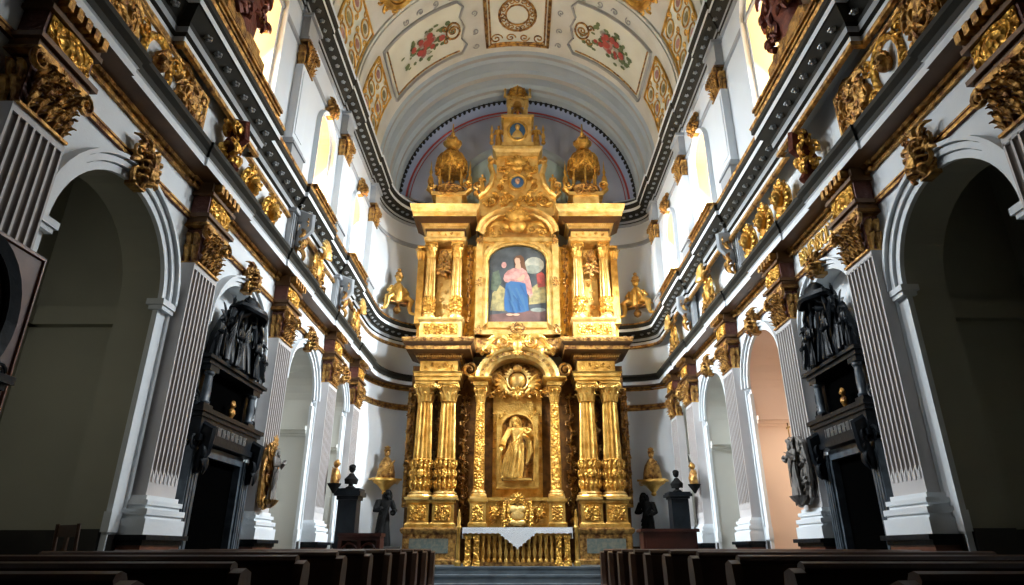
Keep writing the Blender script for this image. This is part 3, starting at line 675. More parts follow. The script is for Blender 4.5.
# ------------------------------------------------------------------ frieze ornaments between the two lower cornices
def make_relief():
    t = thing('frieze_relief', 'x', 'relief')
    m = MB(); m.box(-1.12, 1.12, -.03, 0, 0, .78); m.build('ground', 'white', t)
    m = MB(); m.box(-1.14, 1.14, -.07, 0, .78, .83); m.box(-1.14, 1.14, -.07, 0, -.03, 0); m.box(-1.16, -1.12, -.07, 0, -.03, .83); m.box(1.12, 1.16, -.07, 0, -.03, .83); m.build('frame', 'oldgold', t)
    m = MB(); m.ring(0, -.05, .39, .27, .33, .05, 24)
    for d in (-1, 1): m.volute(d*.33, -.06, .62, .13, d); m.volute(d*.33, -.06, .16, .13, -d)
    m.build('oval_ring', 'goldc', t)
    m = MB(); head(m, 0, -.10, .40, .12); m.leaf((0, -.08, .5), (.05, -.2, .6), (.1, -.1, .62), .06); m.build('carved_head', 'oldgold', t)
    for d in (-1, 1):
        m = MB(); scrollwork(m, *sorted((d*.42, d*1.08)), .05, .73, -.05, 5, 11+d, .06); scrollwork(m, *sorted((d*.34, d*1.08)), .02, .76, -.04, 7, 15+d, .05); m.volute(d*.75, -.06, .4, .26, d, 2, 1., .05, .06)
        m.build('acanthus_scroll', 'oldgold', t)
    return t
rl = make_relief()
put(rl, on(-1, 5.75, DU, 6.02), LEFT, 'gilded scroll relief round a white oval, above the dark left chapel arch', 'frieze reliefs')
put(rl, on(1, 5.75, DR-.1, 6.02), RIGHT, 'gilded scroll relief round a white oval, above the dark right chapel arch', 'frieze reliefs')
def make_bracket():
    t = thing('scroll_bracket', 'x', 'ornament')
    m = MB(); m.tube([(0,-.05,.82),(0,-.20,.8),(0,-.22,.62),(0,-.08,.45),(0,-.07,.25),(0,-.18,.1),(0,-.10,0)], [(.16,.05),(.17,.07),(.16,.08),(.13,.07),(.12,.06),(.12,.07),(.06,.05)], 8, up=(1,0,0)); m.build('console', 'redgilt', t)
    m = MB()
    for i in range(4): m.leaf((-.02+.01*i, -.12, .2+.14*i), (0, -.34, .25+.15*i), ((-1)**i*.18, -.2, .38+.14*i), .09, .04)
    m.volute(-.1, -.2, .75, .12, -1); m.volute(.1, -.2, .75, .12, 1); rosette(m, 0, -.2, .5, .14); scrollwork(m, -.24, .24, 0, .8, -.06, 5, 5, .05)
    m.build('acanthus_leaf', 'goldc', t); return t
br = make_bracket()
put(br, on(-1, 7.5, DU-.04, 6.02), LEFT, 'gilded red scroll bracket on the frieze left of the two gilt masks', 'frieze brackets')
put(br, on(1, 7.75, DR-.1, 6.02), RIGHT, 'gilded red scroll bracket on the right frieze beside the three gilt masks', 'frieze brackets')
def make_mask():
    t = thing('gilt_mask', 'x', 'ornament')
    m = MB(); m.ring(0, -.03, .3, .17, .27, .06, 16)
    for i in range(10): a = 2*PI*i/10; m.leaf((.15*math.cos(a), -.04, .3+.25*math.sin(a)), (.22*math.cos(a), -.14, .3+.34*math.sin(a)), (.24*math.cos(a+.2), -.03, .3+.36*math.sin(a+.2)), .05, .03)
    m.ell((0,-.01,.3), .16, .05, .26, 10, 6); m.build('wreath', 'goldc', t)
    m = MB(); head(m, 0, -.11, .32, .14); wing(m, 0, -.05, .16, .12, 1); wing(m, 0, -.05, .16, .12, -1); m.build('carved_head', 'gold', t); return t
mk = make_mask()
for y, s in ((8.35, 'nearer of two gilt masks on the left frieze above the black portal'), (9.2, 'farther of two gilt masks on the left frieze above the black portal')): put(mk, on(-1, y, DU-.06, 6.08), LEFT, s, 'frieze masks')
for y, s in ((8.75, 'nearest of three gilt masks on the right frieze above the lettering'), (9.5, 'middle of three gilt masks on the right frieze above the lettering'), (10.25, 'farthest of three gilt masks on the right frieze above the lettering')): put(mk, on(1, y, DR-.16, 6.08), RIGHT, s, 'frieze masks')
def make_console():
    t = thing('attic_console', 'x', 'console')
    m = MB(); m.box(-.26, .26, -.14, 0, 0, .12); m.box(-.22, .22, -.09, 0, .12, 1.0); m.box(-.27, .27, -.16, 0, 1.0, 1.08)
    for i in range(4): m.box(-.19+.11*i, -.14+.11*i, -.11, -.08, .14, .98)
    m.build('pier', 'stone', t)
    m = MB(); m.tube([(0,-.1,1.02),(0,-.30,.95),(0,-.30,.75),(0,-.16,.55),(0,-.12,.35)], [(.15,.06),(.16,.08),(.14,.07),(.10,.05),(.04,.03)], 8, up=(1,0,0)); m.build('scroll', 'stone', t)
    m = MB()
    for i in range(5): m.leaf((0, -.18, .85-.12*i), (.05*(-1)**i, -.36, .8-.13*i), (.12*(-1)**i, -.22, .66-.13*i), .07, .04)
    rosette(m, 0, -.3, .86, .12); m.leaf((0, -.12, .45), (0, -.2, .25), (0, -.1, .12), .06); m.build('gilt_leaf', 'oldgold', t); return t
cn = make_console()
for side, y, s in ((-1, 10.45, 'left wall grey stone console with gilt leaves, nearer of two under the dentilled cornice'), (-1, 13.5, 'left wall grey stone console with gilt leaves, farther of two under the dentilled cornice'),
                   (1, 11.2, 'right wall grey stone console with gilt leaves, nearer of two, beyond the masks'), (1, 14.6, 'right wall grey stone console with gilt leaves, farther of two, near the apse')):
    put(cn, on(side, y, DL if side < 0 else DR-.05, 6.0), rot(side), s, 'attic consoles')
def make_cart():
    t = thing('shell_cartouche', 'x', 'ornament')
    m = MB(); cartouche(m, .32, .42); m.build('shield', 'gold', t)
    m = MB(); shell(m, 0, -.08, .34, .34, 9); m.build('shell', 'goldb', t)
    m = MB(); scrollwork(m, -.5, .5, -.46, .1, -.03, 5, 9, .04); m.build('acanthus_leaf', 'oldgold', t); return t
ct = make_cart()
for side, y, s in ((-1, 11.75, 'gilded shell cartouche on the left frieze above the nearer pale niche'), (-1, 15.0, 'gilded shell cartouche on the left frieze nearest the apse'),
                   (1, 12.9, 'gilded shell cartouche on the right frieze above the grey niche'), (1, 16.2, 'gilded shell cartouche on the right frieze nearest the apse')):
    put(ct, on(side, y, (DL if side < 0 else DR-.05)-.13, 6.48), rot(side), s, 'shell cartouches on the frieze')

# ------------------------------------------------------------------ upper storey
def make_upil():
    t = thing('upper_pilaster', 'x', 'pilaster'); d = .15
    m = MB(); m.box(-.30, .30, -d-.05, 0, 7.62, 7.95); m.box(-.33, .33, -d-.08, 0, 7.95, 8.0); m.box(-.28, .28, -d-.03, 0, 8.0, 8.1); m.build('base', 'stone', t)
    m = MB(); m.box(-.25, .25, -d, 0, 8.1, 9.78); m.box(-.19, .19, -d-.015, -d+.01, 8.25, 9.65); m.build('shaft', 'white2', t)
    m = capital(MB(), .54, .58, d+.02, 0, 8); o = m.build('capital', ['redbole', 'oldgold'], t); o.location = (0, 0, 9.78)
    m = MB(); m.box(-.29, .29, -d-.05, 0, 10.36, 10.42); m.box(-.26, .26, -d-.01, 0, 10.42, 10.92); m.box(-.31, .31, -d-.07, 0, 10.92, 10.99); m.build('entablature_block', 'stone', t)
    return t
up = make_upil()
for side, ys in ((-1, uL), (1, uR)):
    for y, s in zip(ys, ('nearest of three beside the tall windows', 'middle of three, between the two arched windows', 'farthest of three, at the apse curve')):
        put(up, on(side, y, DU, 0), rot(side), ('left' if side < 0 else 'right') + ' upper wall white pilaster with gilt capital, ' + s, 'upper pilasters')
def make_crest():
    m = MB(); keystone(m, .34, .44); scrollwork(m, -.22, .22, .05, .5, -.05, 4, 3, .04); o = m.build('window_crest', 'oldgold'); return tag(o, 'x', 'ornament')
cr = make_crest()
for side, y, z, s in ((-1, 11.5, 10.06, 'left nearer'), (-1, 14.5, 9.88, 'left farther'), (1, 12.25, 10.16, 'right nearer'), (1, 15.4, 9.89, 'right farther')):
    put(cr, on(side, y, DU+.0, z), rot(side), 'small gilded crest over the %s arched upper window' % s, 'window crests')
def make_redcart():
    t = thing('red_carved_trophy', 'x', 'ornament')
    m = MB(); m.box(-.62, .62, -.20, .12, 0, .14); m.box(-.48, .48, -.17, .10, .14, .26); m.build('plinth', 'oldgold', t)
    m = MB(); m.tube([(0,-.05,.2),(0,-.1,.7),(0,-.06,1.2),(0,-.08,1.7),(0,-.05,2.3)], [(.36,.12),(.32,.16),(.46,.16),(.50,.15),(.30,.1)], 12, up=(0,-1,0))
    m.tube([(-.5,-.06,1.5),(-.62,-.1,1.9),(-.45,-.05,2.2)], [.1,.14,.06], 8); m.tube([(.5,-.06,1.5),(.62,-.1,1.9),(.45,-.05,2.2)], [.1,.14,.06], 8); m.build('shield', 'redgilt', t)
    m = MB(); scrollwork(m, -.55, .55, .3, 2.3, -.18, 8, 21, .07); m.build('acanthus_scroll', 'redgilt', t)
    m = MB(); m.ring(0, -.22, 1.55, .26, .36, .05, 18); shell(m, 0, -.2, 2.1, .3); m.volute(-.3, -.2, .6, .16, -1); m.volute(.3, -.2, .6, .16, 1); m.build('gilt_border', 'oldgold', t); return t
rc = make_redcart()
put(rc, on(-1, 6.8, DU-.26, 7.745), LEFT, 'red and gilt carved trophy standing before the bright left window nearest the camera', 'red carved trophies')
put(rc, on(1, 6.9, DU-.26, 7.745), RIGHT, 'red and gilt carved trophy standing before the bright right window nearest the camera', 'red carved trophies')

# ------------------------------------------------------------------ black marble portals
def make_portal(flip):
    t = thing('marble_portal', 'x', 'monument'); mats = ['black', 'blackb']
    for e in (-1, 1):
        m = MB(); m.box(e*.86-.17, e*.86+.17, -.34, 0, 0, 1.15); m.box(e*.86-.20, e*.86+.20, -.38, 0, 1.15, 1.25)
        m.mi = 1; m.box(e*.86-.13, e*.86+.13, -.30, 0, 1.25, 2.55)
        for i in range(3): m.box(e*.86-.10+.075*i, e*.86-.05+.075*i, -.32, -.29, 1.3, 2.45)
        m.build('jamb_pilaster', mats, t)
        m = MB(); m.tube([(e*.86,-.28,2.78),(e*.86,-.50,2.72),(e*.86,-.46,2.52),(e*.86,-.34,2.36),(e*.86,-.36,2.22)], [(.14,.07),(.15,.09),(.13,.08),(.10,.06),(.06,.04)], 8, up=(1,0,0))
        for i in range(3): m.leaf((e*.86, -.38, 2.72-.14*i), (e*.86, -.60, 2.66-.14*i), (e*.86+.06*(-1)**i, -.44, 2.5-.14*i), .1, .04)
        m.volute(e*1.0, -.3, 2.62, .12, e); m.build('scroll_bracket', mats, t)
    m = MB(); m.box(-.70, .70, -.10, -.02, 0, 2.55); m.build('dark_doorway', 'void', t)  # flat near-black slab painted as the dark of the open doorway
    m = MB(); m.box(-.74, -.66, -.26, 0, 0, 2.55); m.box(.66, .74, -.26, 0, 0, 2.55); m.box(-.74, .74, -.26, 0, 2.47, 2.6); m.build('door_frame', 'blackb', t)
    m = MB(); m.box(-1.02, 1.02, -.42, 0, 2.62, 2.70); m.box(-.98, .98, -.36, 0, 2.70, 2.94); m.box(-1.04, 1.04, -.40, 0, 2.94, 3.0); m.box(-1.10, 1.10, -.44, 0, 3.0, 3.06)
    o = m.build('entablature', mats, t); m = MB(); r = random.Random(4)
    for i in range(15):
        x = -.52+.074*i; m.box(x, x+.012, -.375, -.355, 2.76, 2.88)
        if i % 3: m.box(x, x+.045, -.375, -.355, (2.76, 2.82, 2.87)[i % 3], (2.77, 2.83, 2.88)[i % 3])
        if i % 2: m.box(x+.04, x+.052, -.375, -.355, 2.76, 2.88)
    m.build('lettering', 'silver', o)
    for e in (-1, 1):
        m = MB(); m.box(e*.78-.14, e*.78+.14, -.30, 0, 3.06, 3.16); m.box(e*.78-.14, e*.78+.14, -.30, 0, 3.74, 3.84)
        m.mi = 1; m.lathe([(.085,3.16),(.1,3.2),(.075,3.24),(.085,3.4),(.07,3.66),(.1,3.70),(.1,3.74)], (e*.78,-.2,0), 12); m.mi = 0; m.box(e*.78-.08, e*.78+.08, -.08, 0, 3.16, 3.74); m.build('niche_column', mats, t)
        m = MB(); m.volute(e*1.0, -.16, 3.22, .13, e, 1.5, PI/2); m.leaf((e*.95, -.1, 3.3), (e*1.08, -.2, 3.5), (e*.93, -.1, 3.72), .07); m.build('side_scroll', 'black', t)
    m = MB(); m.box(-.66, .66, -.03, 0, 3.06, 3.84); m.build('niche_back', 'void', t)
    m = MB(); m.lathe([(.06,0),(.07,.03),(.03,.07),(.08,.16),(.07,.22),(.02,.26)], (.12,-.2,3.06), 10); head(m, .12, -.2, 3.38, .07); m.build('gilt_bust', 'oldgold', t)
    m = MB(); m.box(-.98, .98, -.32, 0, 3.84, 3.92); m.box(-1.06, 1.06, -.38, 0, 3.92, 3.98); m.build('cornice', 'black', t)
    m = MB(); m.prism([(-.8,3.98),(.8,3.98),(.72,4.25),(.5,4.5),(.25,4.66),(-.25,4.66),(-.5,4.5),(-.72,4.25)], -.1, 0); m.build('backing', 'black', t)
    def fig(**k): m = MB(); figure(m, **k); return m.build('carved_figure', 'black', t)
    fig(x=0, y=-.20, z=4.0, h=.78, armL=((-.14,-.05,.02),(-.2,-.16,.16)), armR=((.1,-.06,-.14),(-.02,-.16,-.1)), beard=True)
    fig(x=-.44, y=-.22, z=3.98, h=.74, lean=.22, sweep=.25, armL=((-.1,-.04,-.15),(-.2,-.12,-.2)), armR=((.12,-.1,.05),(.22,-.14,.14)))
    fig(x=.44, y=-.22, z=3.98, h=.74, lean=-.22, sweep=-.25, armR=((.1,-.04,-.15),(.2,-.12,-.2)), armL=((-.12,-.1,.05),(-.22,-.14,.14)))
    fig(x=-.24, y=-.34, z=3.98, h=.48, lean=-.2, sweep=-.2); fig(x=.26, y=-.34, z=3.98, h=.46, lean=.2, sweep=.2)
    fig(x=-.74, y=-.24, z=3.98, h=.44, lean=.15, sweep=.2); fig(x=.74, y=-.24, z=3.98, h=.44, lean=-.15, sweep=-.2)
    fig(x=-.22, y=-.13, z=4.22, h=.5, armL=((-.14,-.02,.06),(-.2,-.08,.2)), armR=((.1,-.04,-.14),(.1,-.12,-.02)))
    fig(x=.24, y=-.13, z=4.2, h=.5, armR=((.14,-.02,.06),(.2,-.08,.2)), armL=((-.1,-.04,-.14),(-.1,-.12,-.02)))
    m = MB(); wing(m, -.56, -.14, 4.4, .16, -1); wing(m, .56, -.14, 4.4, .16, 1)
    for i in range(9): m.tube([(-.76+.19*i, -.12, 4.5-.02*(i-4)**2), (-.72+.18*i, -.24, 4.25), (-.8+.2*i, -.30, 4.0)], [(.03,.02),(.075,.04),(.05,.03)], 7)
    m.build('drapery', 'black', t)
    m = MB(); m.lathe([(.3,.03),(.40,.0),(.44,.03),(.42,.07),(.24,.10),(.2,.17),(.1,.22),(.02,.23)], (0,-.26,4.60), 20, ex=1.15, ey=.65, fold=.08, nf=5); m.tube([(-.36,-.3,4.60),(-.47,-.32,4.5),(-.44,-.28,4.36)], .035, 6); m.tube([(.36,-.3,4.60),(.47,-.32,4.5),(.44,-.28,4.36)], .035, 6); m.build('canopy', 'black', t)
    def zmap(z):
        K = [(0,0),(2.62,2.52),(3.06,2.93),(3.98,3.62),(4.86,4.80)]
        for (a, b), (c, d) in zip(K, K[1:]):
            if z <= c: return b+(d-b)*(z-a)/(c-a)
        return z-.06
    def fit(o):
        for c in o.children:
            fig_ = c.name.split('.')[0] in ('carved_figure', 'carved_trophy')
            for v in c.data.vertices:
                if fig_: v.co.x *= 1.15; v.co.y *= .8
                elif v.co.z < 4.0: v.co.y *= .62
                else: v.co.y *= .8
                v.co.z = zmap(v.co.z)
            fit(c)
    fit(t); return t
po = make_portal(0)
put(po, on(-1, 8.9, DL, 0), LEFT, 'left wall black marble portal crowned by carved figures under a white arch', 'black marble portals', (.93, 1, 1))
put(po, on(1, 8.3, DR, 0), RIGHT, 'right wall black marble portal crowned by carved figures, below gilt lettering', 'black marble portals', (.73, 1, 1))

# carved wall pieces on the third pilasters
def make_wallfig(m1, m2, gilt):
    t = thing('figure_carving', 'x', 'sculpture')
    m = MB(); m.prism([(-.24,.1),(-.12,0),(.12,0),(.24,.1),(.30,.5),(.22,.85),(.1,.95),(-.1,.95),(-.22,.85),(-.30,.5)], -.08, 0); m.ring(0, -.08, .5, .25, .42, .04, 20); m.build('shield', m1, t)
    m = MB(); figure(m, 0, -.22, .12, .78, armL=((-.08,-.08,-.14),(.02,-.2,-.1)), armR=((.08,-.08,-.14),(-.02,-.22,-.04)), beard=True); m.build('carved_figure', m2, t)
    m = MB(); scrollwork(m, -.28, .28, 0, .95, -.1, 5, 8, .05); m.lathe([(.03,0),(.14,.06),(.2,.12)], (0,-.2,0), 10); m.build('scroll', m1, t)
    if gilt: m = MB(); rosette(m, 0, -.1, .98, .14); m.build('crest', 'oldgold', t)
    else: m = MB(); m.tube([(0,-.2,.95),(0,-.2,1.16)], .014, 6); m.tube([(-.06,-.2,1.09),(.06,-.2,1.09)], .014, 6); m.build('cross', 'oldgold', t)
    return t
o = make_wallfig('oldgold', 'greyst', True); o.location = on(-1, 10.3, DL-.26, 1.85); o.rotation_euler[2] = LEFT; o['label'] = 'gilded cartouche with a grey carved figure on the left pilaster beyond the portal'; o.scale = (1, .6, 1)
o = make_wallfig('greyst', 'greyst', False); o.location = on(1, 9.5, DR-.26, 1.85); o.rotation_euler[2] = RIGHT; o['label'] = 'brown carved figure with small cross on the pilaster beside the peach-lit niche'; o.scale = (1, .6, 1)

# ------------------------------------------------------------------ the gilded high altarpiece
A0 = (0, 17.3, .92)
alt = thing('high_altarpiece', 'towering gilded two-storey altarpiece with paired columns filling the apse', 'altarpiece', A0)
def part(name, mb, m, par=alt, **k): return mb.build(name, m, par, **k)
def nb(): return MB(A0)
def block(mb, x0, x1, y0, y1, prof):               # swept mouldings round three sides of a block, with a lid
    mb.sweep([(x0, y1), (x0, y0), (x1, y0), (x1, y1)], [(o, z) for o, z in prof])
def column(x, y, z0, z1, zc, r0, r1, mcol, carved=.0, flutes=True, capw=None):
    h = z1-z0
    m = MB(A0); n = 48 if flutes else 20; k = 8; prof = [(r0+(r1-r0)*max(0,(i/k-.33)/.67), z0+h*i/k) for i in range(k+1)]
    vs = []
    for r, z in prof:
        for j in range(n):
            rr = r*(.74 if flutes and j % 4 == 2 else .82 if flutes and j % 2 else 1.); a = 2*PI*j/n; vs.append((x+rr*math.cos(a), y+rr*math.sin(a), z))
    m.add(vs, [(i*n+j, i*n+(j+1)%n, (i+1)*n+(j+1)%n, (i+1)*n+j) for i in range(k) for j in range(n)])
    s = m.build('column', mcol, alt, sharp=25)
    b = MB(A0); q = r0; b.box(x-q*1.45, x+q*1.45, y-q*1.45, y+q*1.45, z0-.2, z0-.14)
    b.lathe([(q*1.38,z0-.14),(q*1.45,z0-.11),(q*1.38,z0-.07),(q*1.15,z0-.06),(q*1.15,z0-.04),(q*1.28,z0-.03),(q*1.2,z0),(q*1.0,z0+.02)], (x,y,0), 20); b.build('base', 'goldb', s)
    if carved:
        c = MB(A0); zc0 = z0+.04; zc1 = z0+carved
        for i in range(7):
            for j in range(3):
                a = -PI+PI*(i+.5)/7; rr = r0*1.02; zz = zc0+(zc1-zc0)*(j+.2)/3; L = (zc1-zc0)/3
                p = (x+rr*math.cos(a), y+rr*math.sin(a), zz); e = (x+rr*1.12*math.cos(a+.12*(-1)**j), y+rr*1.12*math.sin(a), zz+L*.9); cc = (x+rr*1.3*math.cos(a), y+rr*1.3*math.sin(a), zz+L*.6)
                c.leaf(p, cc, e, .05, .03, (math.cos(a), math.sin(a), 0))
        c.ell((x, y-r0*1.1, (zc0+zc1)/2+.05), .09, .06, .12, 8, 6); wing(c, x, y-r0*1.1, (zc0+zc1)/2, .08, 1); wing(c, x, y-r0*1.1, (zc0+zc1)/2, .08, -1)
        c.lathe([(r0*1.02,zc1),(r0*1.14,zc1+.03),(r0*1.02,zc1+.06)], (x,y,0), 20); c.build('carved_drum', 'goldc', s)
    c = MB(A0); H = zc-z1; w = r1*2.5
    c.lathe([(r1*1.02,z1),(r1*1.12,z1+.02),(r1*1.0,z1+.04),(r1*1.15,z1+H*.6),(r1*1.5,z1+H*.86)], (x,y,0), 16)
    c.box(x-w*.56, x+w*.56, y-w*.56, y+w*.56, z1+H*.88, zc)
    for row, (zb, L) in enumerate(((.04,.42),(.34,.42))):
        for i in range(8):
            a = 2*PI*(i+.5*row)/8; ca, sa = math.cos(a), math.sin(a); R = r1*(1.04+.06*row)
            c.leaf((x+R*ca, y+R*sa, z1+H*zb), (x+R*1.12*ca, y+R*1.12*sa, z1+H*(zb+L+.06)), (x+R*1.6*ca, y+R*1.6*sa, z1+H*(zb+L-.06)), r1*.36, r1*.12, (ca, sa, 0))
    for dx in (-1, 1): c.volute(x+dx*w*.46, y-w*.5, z1+H*.76, w*.17, -dx, 1.5, PI/2, w*.05, .04); c.volute(x+dx*w*.14, y-w*.48, z1+H*.76, w*.1, dx, 1.3, PI/2, w*.03, .03)
    c.build('capital', 'gold', s)
    return s
YBk = 17.95
# backing
m = nb(); m.box(-3.02, 3.02, YBk-.1, YBk, .95, 6.2); part('lower_backing', m, 'retbrown')
m = nb(); m.box(-2.98, 2.98, YBk-.2, YBk, 6.86, 10.0); part('upper_backing', m, 'gold')
CORN = [(0,6.12),(.03,6.14),(.05,6.18),(.10,6.20),(.10,6.26),(.16,6.29),(.34,6.36),(.36,6.36),(.37,6.46),(.42,6.50),(.46,6.56),(.48,6.64),(.48,6.68),(0,6.72),(-.5,6.72)]
for s in (-1, 1):
    X = lambda a, b: tuple(sorted((s*a, s*b)))
    m = nb(); x0, x1 = X(1.55, 2.86); m.box(x0, x1, 16.92, YBk, .925, 1.62); block(m, x0, x1, 16.92, YBk, [(0,.925),(.06,.925),(.06,1.02),(.02,1.06)]); block(m, x0, x1, 16.92, YBk, [(0,1.62),(.03,1.64),(.07,1.70),(.07,1.74),(.02,1.78),(-.1,1.78)]); m.box(x0, x1, 16.92, YBk, 1.62, 1.77)
    o = part('plinth', m, 'oldgold')
    m = nb(); x0, x1 = X(1.72, 2.69); m.box(x0, x1, 16.905, 16.92, 1.18, 1.52); m.build('marble_inset', 'green', o)
    m = nb(); x0, x1 = X(1.55, 2.86); m.box(x0+.02, x1-.02, 17.25, YBk, 1.78, 2.44)
    part('pedestal_backing', m, 'retbrown')
    for xc in (2.53, 1.90):
        x = s*xc; m = nb(); m.box(x-.27, x+.27, 17.03, 17.57, 1.78, 2.44); block(m, x-.27, x+.27, 17.03, 17.57, [(0,1.78),(.05,1.78),(.05,1.86),(.0,1.92)]); block(m, x-.27, x+.27, 17.03, 17.57, [(0,2.34),(.04,2.38),(.05,2.44),(-.1,2.445)])
        o = part('pedestal', m, 'gold')
        m = nb(); m.box(x-.2, x+.2, 17.0, 17.03, 1.95, 2.32); scrollwork(m, x-.18, x+.18, 1.97, 2.3, 17.0, 3, 5, .025); m.build('carved_panel', 'goldc', o)
        column(x, 17.3, 2.65, 5.0, 5.55, .245, .195, 'gold', .78)
    # entablature
    m = nb(); x0, x1 = X(1.60, 2.78); m.box(x0, x1, 17.02, YBk, 5.55, 5.80); block(m, x0, x1, 17.02, YBk, [(0,5.55),(.03,5.57),(.03,5.66),(.06,5.68),(.06,5.76),(.1,5.80),(0,5.82)]); o = part('architrave', m, 'gold')
    m = nb(); x0, x1 = X(1.66, 2.70); m.box(x0, x1, 17.06, YBk, 5.80, 6.13); o = part('frieze', m, 'gold')
    m = nb(); scrollwork(m, x0+.06, x1-.06, 5.86, 6.09, 17.06, 5, 14, .022); m.build('frieze_scroll', 'goldc', o)
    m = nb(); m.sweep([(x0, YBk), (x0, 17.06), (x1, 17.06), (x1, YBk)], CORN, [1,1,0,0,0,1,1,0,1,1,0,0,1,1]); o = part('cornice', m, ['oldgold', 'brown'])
    m = nb()
    for i in range(26): x = x0-.08+(x1-x0+.16)*i/25; m.ell((x, 16.93, 6.225), .018, .02, .022, 6, 4)
    m.build('bead_row', 'goldb', o)
    # side carvings and strips between columns
    for xc, w, z0, z1, sd in ((2.96, .11, 2.4, 5.5, 3), (2.215, .11, 1.9, 5.5, 4), (1.48, .15, 1.9, 5.4, 5)):
        m = nb(); y = YBk-.12 if xc != 2.96 else 17.6; scrollwork(m, s*xc-w, s*xc+w, z0, z1, y, 14, sd, .07); scrollwork(m, s*xc-w, s*xc+w, z0, z1, y, 17, sd+9, .05); m.tube([(s*xc+.03*(-1)**q, y-.02, z0+(z1-z0)*q/12) for q in range(13)], .03, 6)
        if xc == 2.96: m.box(s*xc-.1, s*xc+.1, 17.62, YBk, z0-.1, z1)
        part('carved_strip', m, 'oldgold')
    # pedestal + small column under the arch
    x = s*1.02; m = nb(); m.box(x-.2, x+.2, 17.1, YBk-.1, 1.80, 2.42); block(m, x-.2, x+.2, 17.1, YBk-.1, [(0,1.80),(.04,1.8),(.04,1.88),(0,1.92)]); block(m, x-.2, x+.2, 17.1, YBk-.1, [(0,2.36),(.05,2.42),(.05,2.48),(-.2,2.485)]); o = part('small_pedestal', m, 'gold')
    m = nb(); m.box(x-.13, x+.13, 17.08, 17.1, 1.95, 2.32); scrollwork(m, x-.11, x+.11, 1.97, 2.3, 17.08, 3, 6, .02); m.build('carved_panel', 'goldc', o)
    c = column(x, 17.36, 2.69, 5.02, 5.47, .145, .115, 'goldc', 0, False)
    m = nb(); scrollwork(m, x-.09, x+.09, 2.8, 4.95, 17.25, 9, 9, .035); m.build('vine_carving', 'gold', c)
    m = nb(); m.box(x-.2, x+.2, 17.16, YBk-.1, 5.47, 5.60); block(m, x-.2, x+.2, 17.16, YBk-.1, [(0,5.58),(.05,5.6),(.12,5.66),(.12,5.70),(-.2,5.72)]); part('impost_block', m, 'gold')
    # upper storey: pedestals, columns, entablature
    m = nb(); x0, x1 = X(1.60, 2.80); m.box(x0, x1, 17.18, YBk, 6.70, 7.40); block(m, x0, x1, 17.18, YBk, [(0,6.72),(.06,6.72),(.06,6.82),(.0,6.88)]); block(m, x0, x1, 17.18, YBk, [(0,7.32),(.04,7.36),(.06,7.40),(.06,7.44),(-.3,7.45)]); o = part('upper_pedestal', m, 'goldb')
    m = nb(); m.box(x0+.12, x1-.12, 17.16, 17.18, 6.95, 7.26); scrollwork(m, x0+.16, x1-.16, 6.98, 7.24, 17.16, 5, 15, .022); m.build('carved_panel', 'goldc', o)
    for xc in (2.60, 1.82): column(s*xc, 17.42, 7.62, 9.42, 9.90, .15, .125, 'goldb', .5, True)
    m = nb(); x = s*2.93; m.box(x-.10, x+.10, 17.55, YBk, 7.4, 9.45); m.box(x-.13, x+.13, 17.52, YBk, 9.85, 9.92)
    for i in range(3): m.leaf((x-.08+.08*i, 17.54, 9.45), (x-.08+.08*i, 17.44, 9.75), (x-.1+.1*i, 17.42, 9.68), .06, .03)
    m.volute(x+s*.1, 17.5, 9.76, .09, -s); part('outer_pilaster', m, 'gold')
    m = nb(); m.box(s*2.21-.2, s*2.21+.2, 17.62, YBk-.15, 7.5, 9.8); scrollwork(m, s*2.21-.15, s*2.21+.15, 7.6, 9.0, 17.62, 6, 17, .03); o = part('column_panel', m, 'goldb')
    m = nb(); head(m, s*2.21, 17.36, 9.55, .12); wing(m, s*2.21, 17.42, 9.42, .15, 1); wing(m, s*2.21, 17.42, 9.42, .15, -1)
    for i in range(9): m.ell((s*2.21+.13*math.cos(i*2.4)*(1-i/10), 17.46, 9.35-.055*i), .075, .07, .07, 7, 5)
    for i in range(6): m.leaf((s*2.21, 17.5, 9.3-.06*i), (s*2.21+(-1)**i*.15, 17.38, 9.3-.06*i), (s*2.21+(-1)**i*.24, 17.46, 9.2-.06*i), .06, .03)
    m.build('fruit_swag', 'oldgold', o)
    m = nb(); x0, x1 = X(1.62, 2.76); m.box(x0, x1, 17.2, YBk, 9.90, 10.26); block(m, x0, x1, 17.2, YBk, [(0,9.90),(.04,9.92),(.04,9.98),(.08,10.02),(.02,10.05)]); o = part('upper_frieze', m, 'goldb')
    m = nb(); scrollwork(m, x0+.08, x1-.08, 10.06, 10.24, 17.2, 5, 18, .02); m.build('frieze_scroll', 'goldc', o)
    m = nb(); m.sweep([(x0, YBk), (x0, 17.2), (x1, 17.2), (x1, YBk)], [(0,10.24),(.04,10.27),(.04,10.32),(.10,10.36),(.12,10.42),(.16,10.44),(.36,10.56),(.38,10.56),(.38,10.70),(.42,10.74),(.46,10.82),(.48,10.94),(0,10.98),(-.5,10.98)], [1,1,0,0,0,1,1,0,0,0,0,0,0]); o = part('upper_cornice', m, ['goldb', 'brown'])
    m = nb()
    for i in range(24): x = x0-.1+(x1-x0+.2)*i/23; m.box(x-.017, x+.017, 17.05, 17.1, 10.36, 10.42)
    m.build('dentil', 'goldb', o)
    # garland beside the painting, scroll of the attic, putto
    m = nb(); scrollwork(m, *X(1.35, 1.54), 6.95, 10.0, 17.58, 14, 23, .06); scrollwork(m, *X(1.35, 1.54), 6.95, 10.0, 17.58, 15, 27, .05); m.tube([(s*(1.445+.02*(-1)**q), 17.56, 6.95+3.0*q/12) for q in range(13)], .03, 6); part('acanthus_garland', m, 'oldgold')
